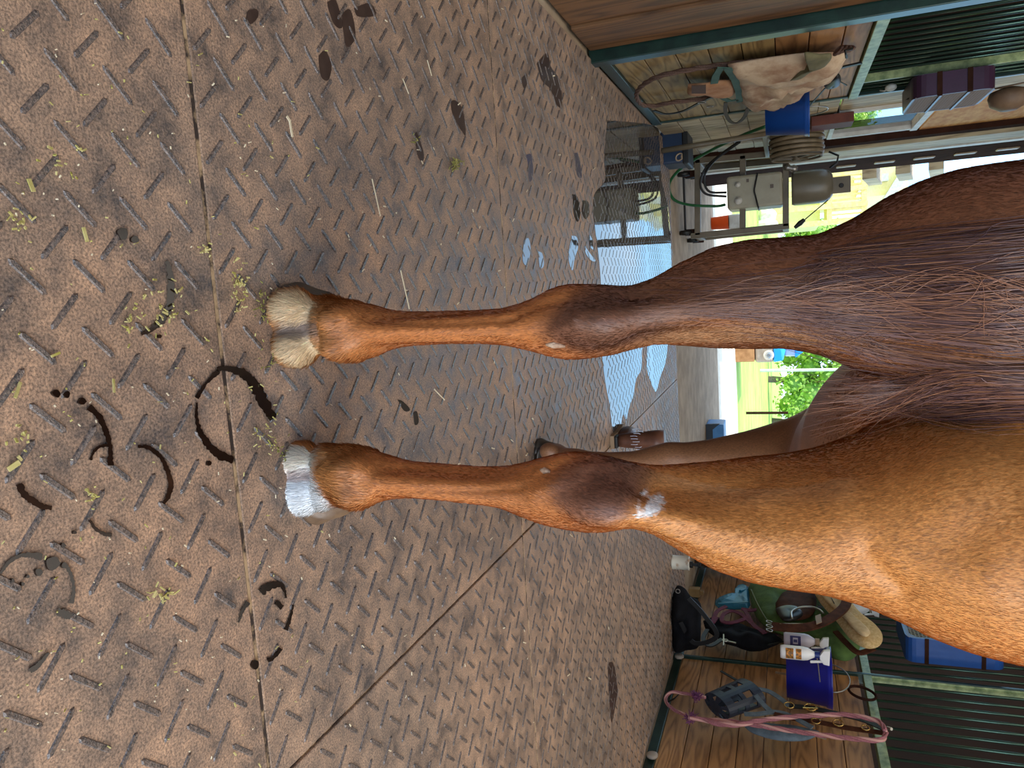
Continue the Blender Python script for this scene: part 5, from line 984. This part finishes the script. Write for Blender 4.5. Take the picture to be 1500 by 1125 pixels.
bluewet = mat('damp_painted_sheen', (84, 80, 92), (100, 94, 100), 30, .16)  # glossy damp film, its bluish sky sheen painted into the base colour
for L, lb in [([(744, 195), (770, 180), (790, 100), (806, 92), (820, 130), (828, 165), (800, 150), (780, 175)], 'dark wet stain before the left stall, the longest one')] and [
        ([(786, 92), (800, 78), (806, 96), (822, 120), (824, 156), (812, 150), (806, 128), (794, 118)], 'dark purple-brown wet stain nearest the left stall front'), ([(660, 150), (668, 148), (678, 160), (684, 196), (676, 190), (664, 168)], 'dark wet stain in the middle of the left half of the floor'), ([(608, 196), (613, 196), (620, 226), (616, 238), (610, 222)], 'narrow damp stain left of the grass clump'),
        ([(466, 82), (476, 76), (484, 96), (480, 118), (468, 112)], 'brown wet stain beside the biggest stain at the frame edge'), ([(478, 4), (494, 0), (500, 40), (488, 36)], 'brown wet patch at the frame edge, left one'), ([(500, 20), (512, 14), (518, 56), (508, 70), (500, 48)], 'brown wet patch at the frame edge, middle one'), ([(519, 12), (538, 8), (550, 22), (540, 26), (524, 24)], 'brown wet patch at the frame edge, right one'),
        ([(362, 14), (374, 13), (378, 24), (370, 33), (362, 27)], 'round brown wet spot at the frame edge'), ([(890, 972), (898, 974), (905, 1008), (902, 1030), (896, 1058), (893, 1036), (892, 1004)], 'long dark wet streak in front of the right stall'), ([(764, 112), (772, 110), (774, 128), (767, 126)], 'small dark spot left of the stain nearest the stall')]: pool(lb, L, .0012, stain, 'wet_stain', 'stain', jit=1.2, th=.0008)
for L, lb in [([(842, 224), (848, 226), (852, 258), (846, 256)], 'damp patch with painted bluish sheen left of the big puddle'), ([(772, 226), (779, 228), (781, 256), (775, 264)], 'damp patch with painted bluish sheen in the middle of the floor')]: pool(lb, L, .0012, bluewet, 'damp_patch', 'stain', jit=.8, th=.0008)
def crescent(lab, pts, ws, m=drip):
    P = catmull([V(x, y, 0) for x, y in pts], 12); n = len(P); lf = []; rt = []
    for i, p in enumerate(P):
        T = (P[min(i+1, n-1)]-P[max(i-1, 0)]).normalized(); nrm = V(-T.y, T.x, 0); w = np.interp(i/(n-1), np.linspace(0, 1, len(ws)), ws)/2
        lf.append(p+nrm*(w*(1+.5*mnoise.noise(p*.19))+random.uniform(-.5, .5))); rt.append(p-nrm*(w*(1+.5*mnoise.noise(p*.23+V(9, 0, 0)))+random.uniform(-.5, .5)))
    g = MB(); z = .0034; h_ = .0012
    for a, b in ((z, 1),): 
        k = len(g.v); g.v += [tuple(atz(q.x, q.y, z)) for q in lf]+[tuple(atz(q.x, q.y, z)) for q in rt]+[tuple(atz(q.x, q.y, .0003)) for q in lf]+[tuple(atz(q.x, q.y, .0003)) for q in rt]
        for i in range(n-1): g.f += [(i, i+1, n+i+1, n+i), (i, 2*n+i, 2*n+i+1, i+1), (n+i, n+i+1, 3*n+i+1, 3*n+i)]
        g.f += [(0, n, 3*n, 2*n), (n-1, 3*n-1, 4*n-1, 2*n-1)]
    return tag(link('wet_hoofprint', g, m), lab, 'hoofprint', 'wet hoof marks on the near mats')
crescent('wet crescent hoof mark above the others, in front of the left hind hoof', [(245, 382), (250, 405), (250, 440), (240, 466), (225, 480), (207, 490)], [5, 9, 10, 10, 8, 5])
crescent('thickest black wet crescent, between the two hind hooves', [(318, 541), (335, 540), (357, 548), (375, 568), (388, 592), (400, 614)], [6, 8, 13, 16, 16, 12])
crescent('thin curved wet line facing the thickest crescent', [(320, 543), (302, 562), (288, 583)], [8, 4, 7])
crescent('wet crescent opposite the thickest one, shiny at its lower end', [(288, 590), (288, 612), (294, 634), (306, 652), (325, 668), (342, 674)], [3, 5, 8, 10, 14, 9])
crescent('black wet hook-shaped mark left of centre', [(130, 596), (142, 606), (152, 625), (159, 645), (162, 662), (162, 682)], [9, 9, 8, 8, 6, 9])
crescent('short thin branch of the hook-shaped wet mark', [(157, 652), (145, 655), (136, 664), (133, 674)], [5, 4, 4, 4])
crescent('long thin wet arc below the hook-shaped mark', [(202, 654), (218, 656), (234, 668), (244, 686), (250, 708), (247, 725), (240, 738)], [4, 6, 6, 7, 8, 7, 4])
crescent('short thick wet bar at the left, below a straw bit', [(28, 709), (34, 722), (48, 734), (62, 742), (76, 744)], [12, 10, 10, 8, 6])
crescent('wet arc at the left frame edge', [(1, 840), (12, 825), (28, 815), (45, 813), (62, 816)], [4, 5, 6, 7, 10])
crescent('wet arc right of the dark splash', [(97, 828), (104, 842), (108, 862), (105, 884)], [5, 5, 5, 6])
crescent('small open wet squiggle below the long thin arc', [(131, 762), (140, 774), (152, 782), (164, 784)], [4, 5, 5, 6])
crescent('wet thick end on a tread rib at lower left', [(84, 896), (94, 899), (104, 904)], [11, 12, 10])
crescent('wet streak at lower left corner area', [(44, 983), (56, 974), (72, 956)], [8, 7, 3])
crescent('wet curl right of the dirty seam', [(382, 868), (392, 860), (410, 856), (417, 866), (419, 876)], [10, 12, 8, 4, 3])
crescent('short wet dash just right of the seam', [(404, 882), (414, 890)], [7, 8]); crescent('thin wet line right of the short dash', [(430, 886), (425, 906), (419, 923)], [2, 4, 6])
crescent('slim wet dash left of the dirty seam', [(364, 882), (356, 894), (350, 912)], [7, 5, 2]); crescent('small wet bead trail over the seam', [(392, 968), (402, 962), (412, 950)], [6, 5, 6])
DL = {0: 'larger lobe of the lone dark splash above the left crescents', 1: 'smaller lobe of the lone dark splash above the left crescents', 2: 'biggest dark drop, in the wet arc at the left frame edge', 4: 'round drop just left of the biggest drop', 7: 'first drop of the row leading to the hook-shaped mark', 8: 'second drop of the row leading to the hook-shaped mark', 9: 'third drop of the row, next to the hook-shaped mark', 10: 'small drop at the foot of the shiny wet crescent', 11: 'dark drop on the dirty seam at the lower left'}
for k, (x, y, r) in enumerate([(178, 343, 9), (195, 351, 6), (75, 825, 11), (92, 828, 5), (54, 838, 6), (90, 799, 4), (107, 780, 3), (80, 577, 6), (96, 578, 5), (118, 588, 6), (304, 679, 4), (372, 973, 7), (38, 844, 3), (31, 855, 3), (16, 850, 3), (232, 493, 3)]):
    pool(DL.get(k, 'tiny dark splash drop near the wet hoof marks'), [(x+r*math.cos(a)*random.uniform(.7, 1.1), y+r*math.sin(a)*random.uniform(.7, 1.1)) for a in np.linspace(0, 2*PI, 8)[:-1]], .0036, drip, 'water_drop', 'drop', 'dark drops around the wet hoof marks', jit=.3, th=.003)
# straw, hay and wood-shaving bits
yelb = mat('hay_bit', (206, 192, 132), (170, 160, 74), 60, .8); whb = mat('shaving_bit', (226, 210, 176), None, rough=.8); grb = mat('green_bit', (112, 114, 50), (168, 158, 84), 40, .8)
def bits(name, L, m, size, lab, flat=False):
    g = MB()
    for (x, y, a, ln, w) in L:
        p = atz(x, y, .0045); q = atz(x+ln*math.cos(a), y+ln*math.sin(a), .0045+random.uniform(0, .004)); g.bar(p, q, .75*w*(p-Vector((0, 0, CH))).length/FOC, .0015)
    o = link(name, g, m); tag(o, lab, 'straw', kind='stuff')
R_ = random.Random(3); U = R_.uniform
def cl(cx, cy, sx, sy, n, l0, l1, w0, w1): return [(R_.gauss(cx, sx), R_.gauss(cy, sy), U(0, 2*PI), U(l0, l1), U(w0, w1)) for _ in range(n)]
Lh = cl(350, 420, 6, 18, 46, 2, 7, 1.5, 3.5)+cl(230, 450, 22, 18, 34, 2, 9, 1.5, 4)+cl(190, 480, 6, 12, 12, 3, 9, 1, 3)+cl(30, 320, 9, 8, 16, 3, 9, 1.5, 4)+cl(90, 235, 20, 20, 14, 3, 8, 2, 4)+cl(134, 724, 5, 5, 12, 3, 8, 2, 4)+cl(30, 640, 10, 18, 10, 3, 9, 2, 5)+cl(388, 640, 8, 12, 16, 3, 7, 1, 2.5)+cl(400, 640, 5, 30, 12, 2, 5, 1, 2)+cl(240, 870, 10, 5, 18, 4, 12, 1, 4)+cl(300, 365, 6, 5, 12, 3, 6, 1.5, 3)
Lh += [(42, 262, 1.2, 20, 7), (122, 333, 1.3, 22, 6), (166, 555, 1.5, 20, 4), (30, 560, 1.9, 24, 5), (12, 688, -.6, 20, 9), (75, 522, -.4, 14, 4)]+[(U(0, 480), U(0, 1125), U(0, 6.28), U(2, 7), U(.8, 2.4)) for _ in range(150)]
bits('hay_bits', Lh, yelb, 1, 'scattered yellow-green hay bits around the wet hoof marks')
Lw = [(626, 88, 1.3, 24, 1.6), (545, 262, 1.35, 56, 2), (587, 396, 1.35, 58, 2.6), (424, 175, 1.4, 26, 5), (636, 570, .8, 22, 2), (420, 170, 1.0, 10, 5), (590, 115, 1.2, 24, 1.5)]+[(U(0, 900), U(0, 1125), U(0, 6.28), U(1.5, 5), U(.8, 2.2)) for _ in range(190)]
bits('wood_shavings', Lw, whb, 1, 'pale straws and wood shavings scattered over the mats')
bits('grass_clump_bits', cl(668, 241, 4, 4, 26, 3, 8, 1, 2.5)+cl(610, 205, 3, 4, 8, 2, 6, 1, 2)+cl(386, 446, 10, 14, 30, 2, 6, 1, 2)+cl(398, 530, 8, 8, 14, 2, 5, 1, 2)+cl(417, 660, 6, 8, 14, 2, 5, 1, 2.5), grb, 1, 'small green grass crumbs by the hooves and on the mid floor')
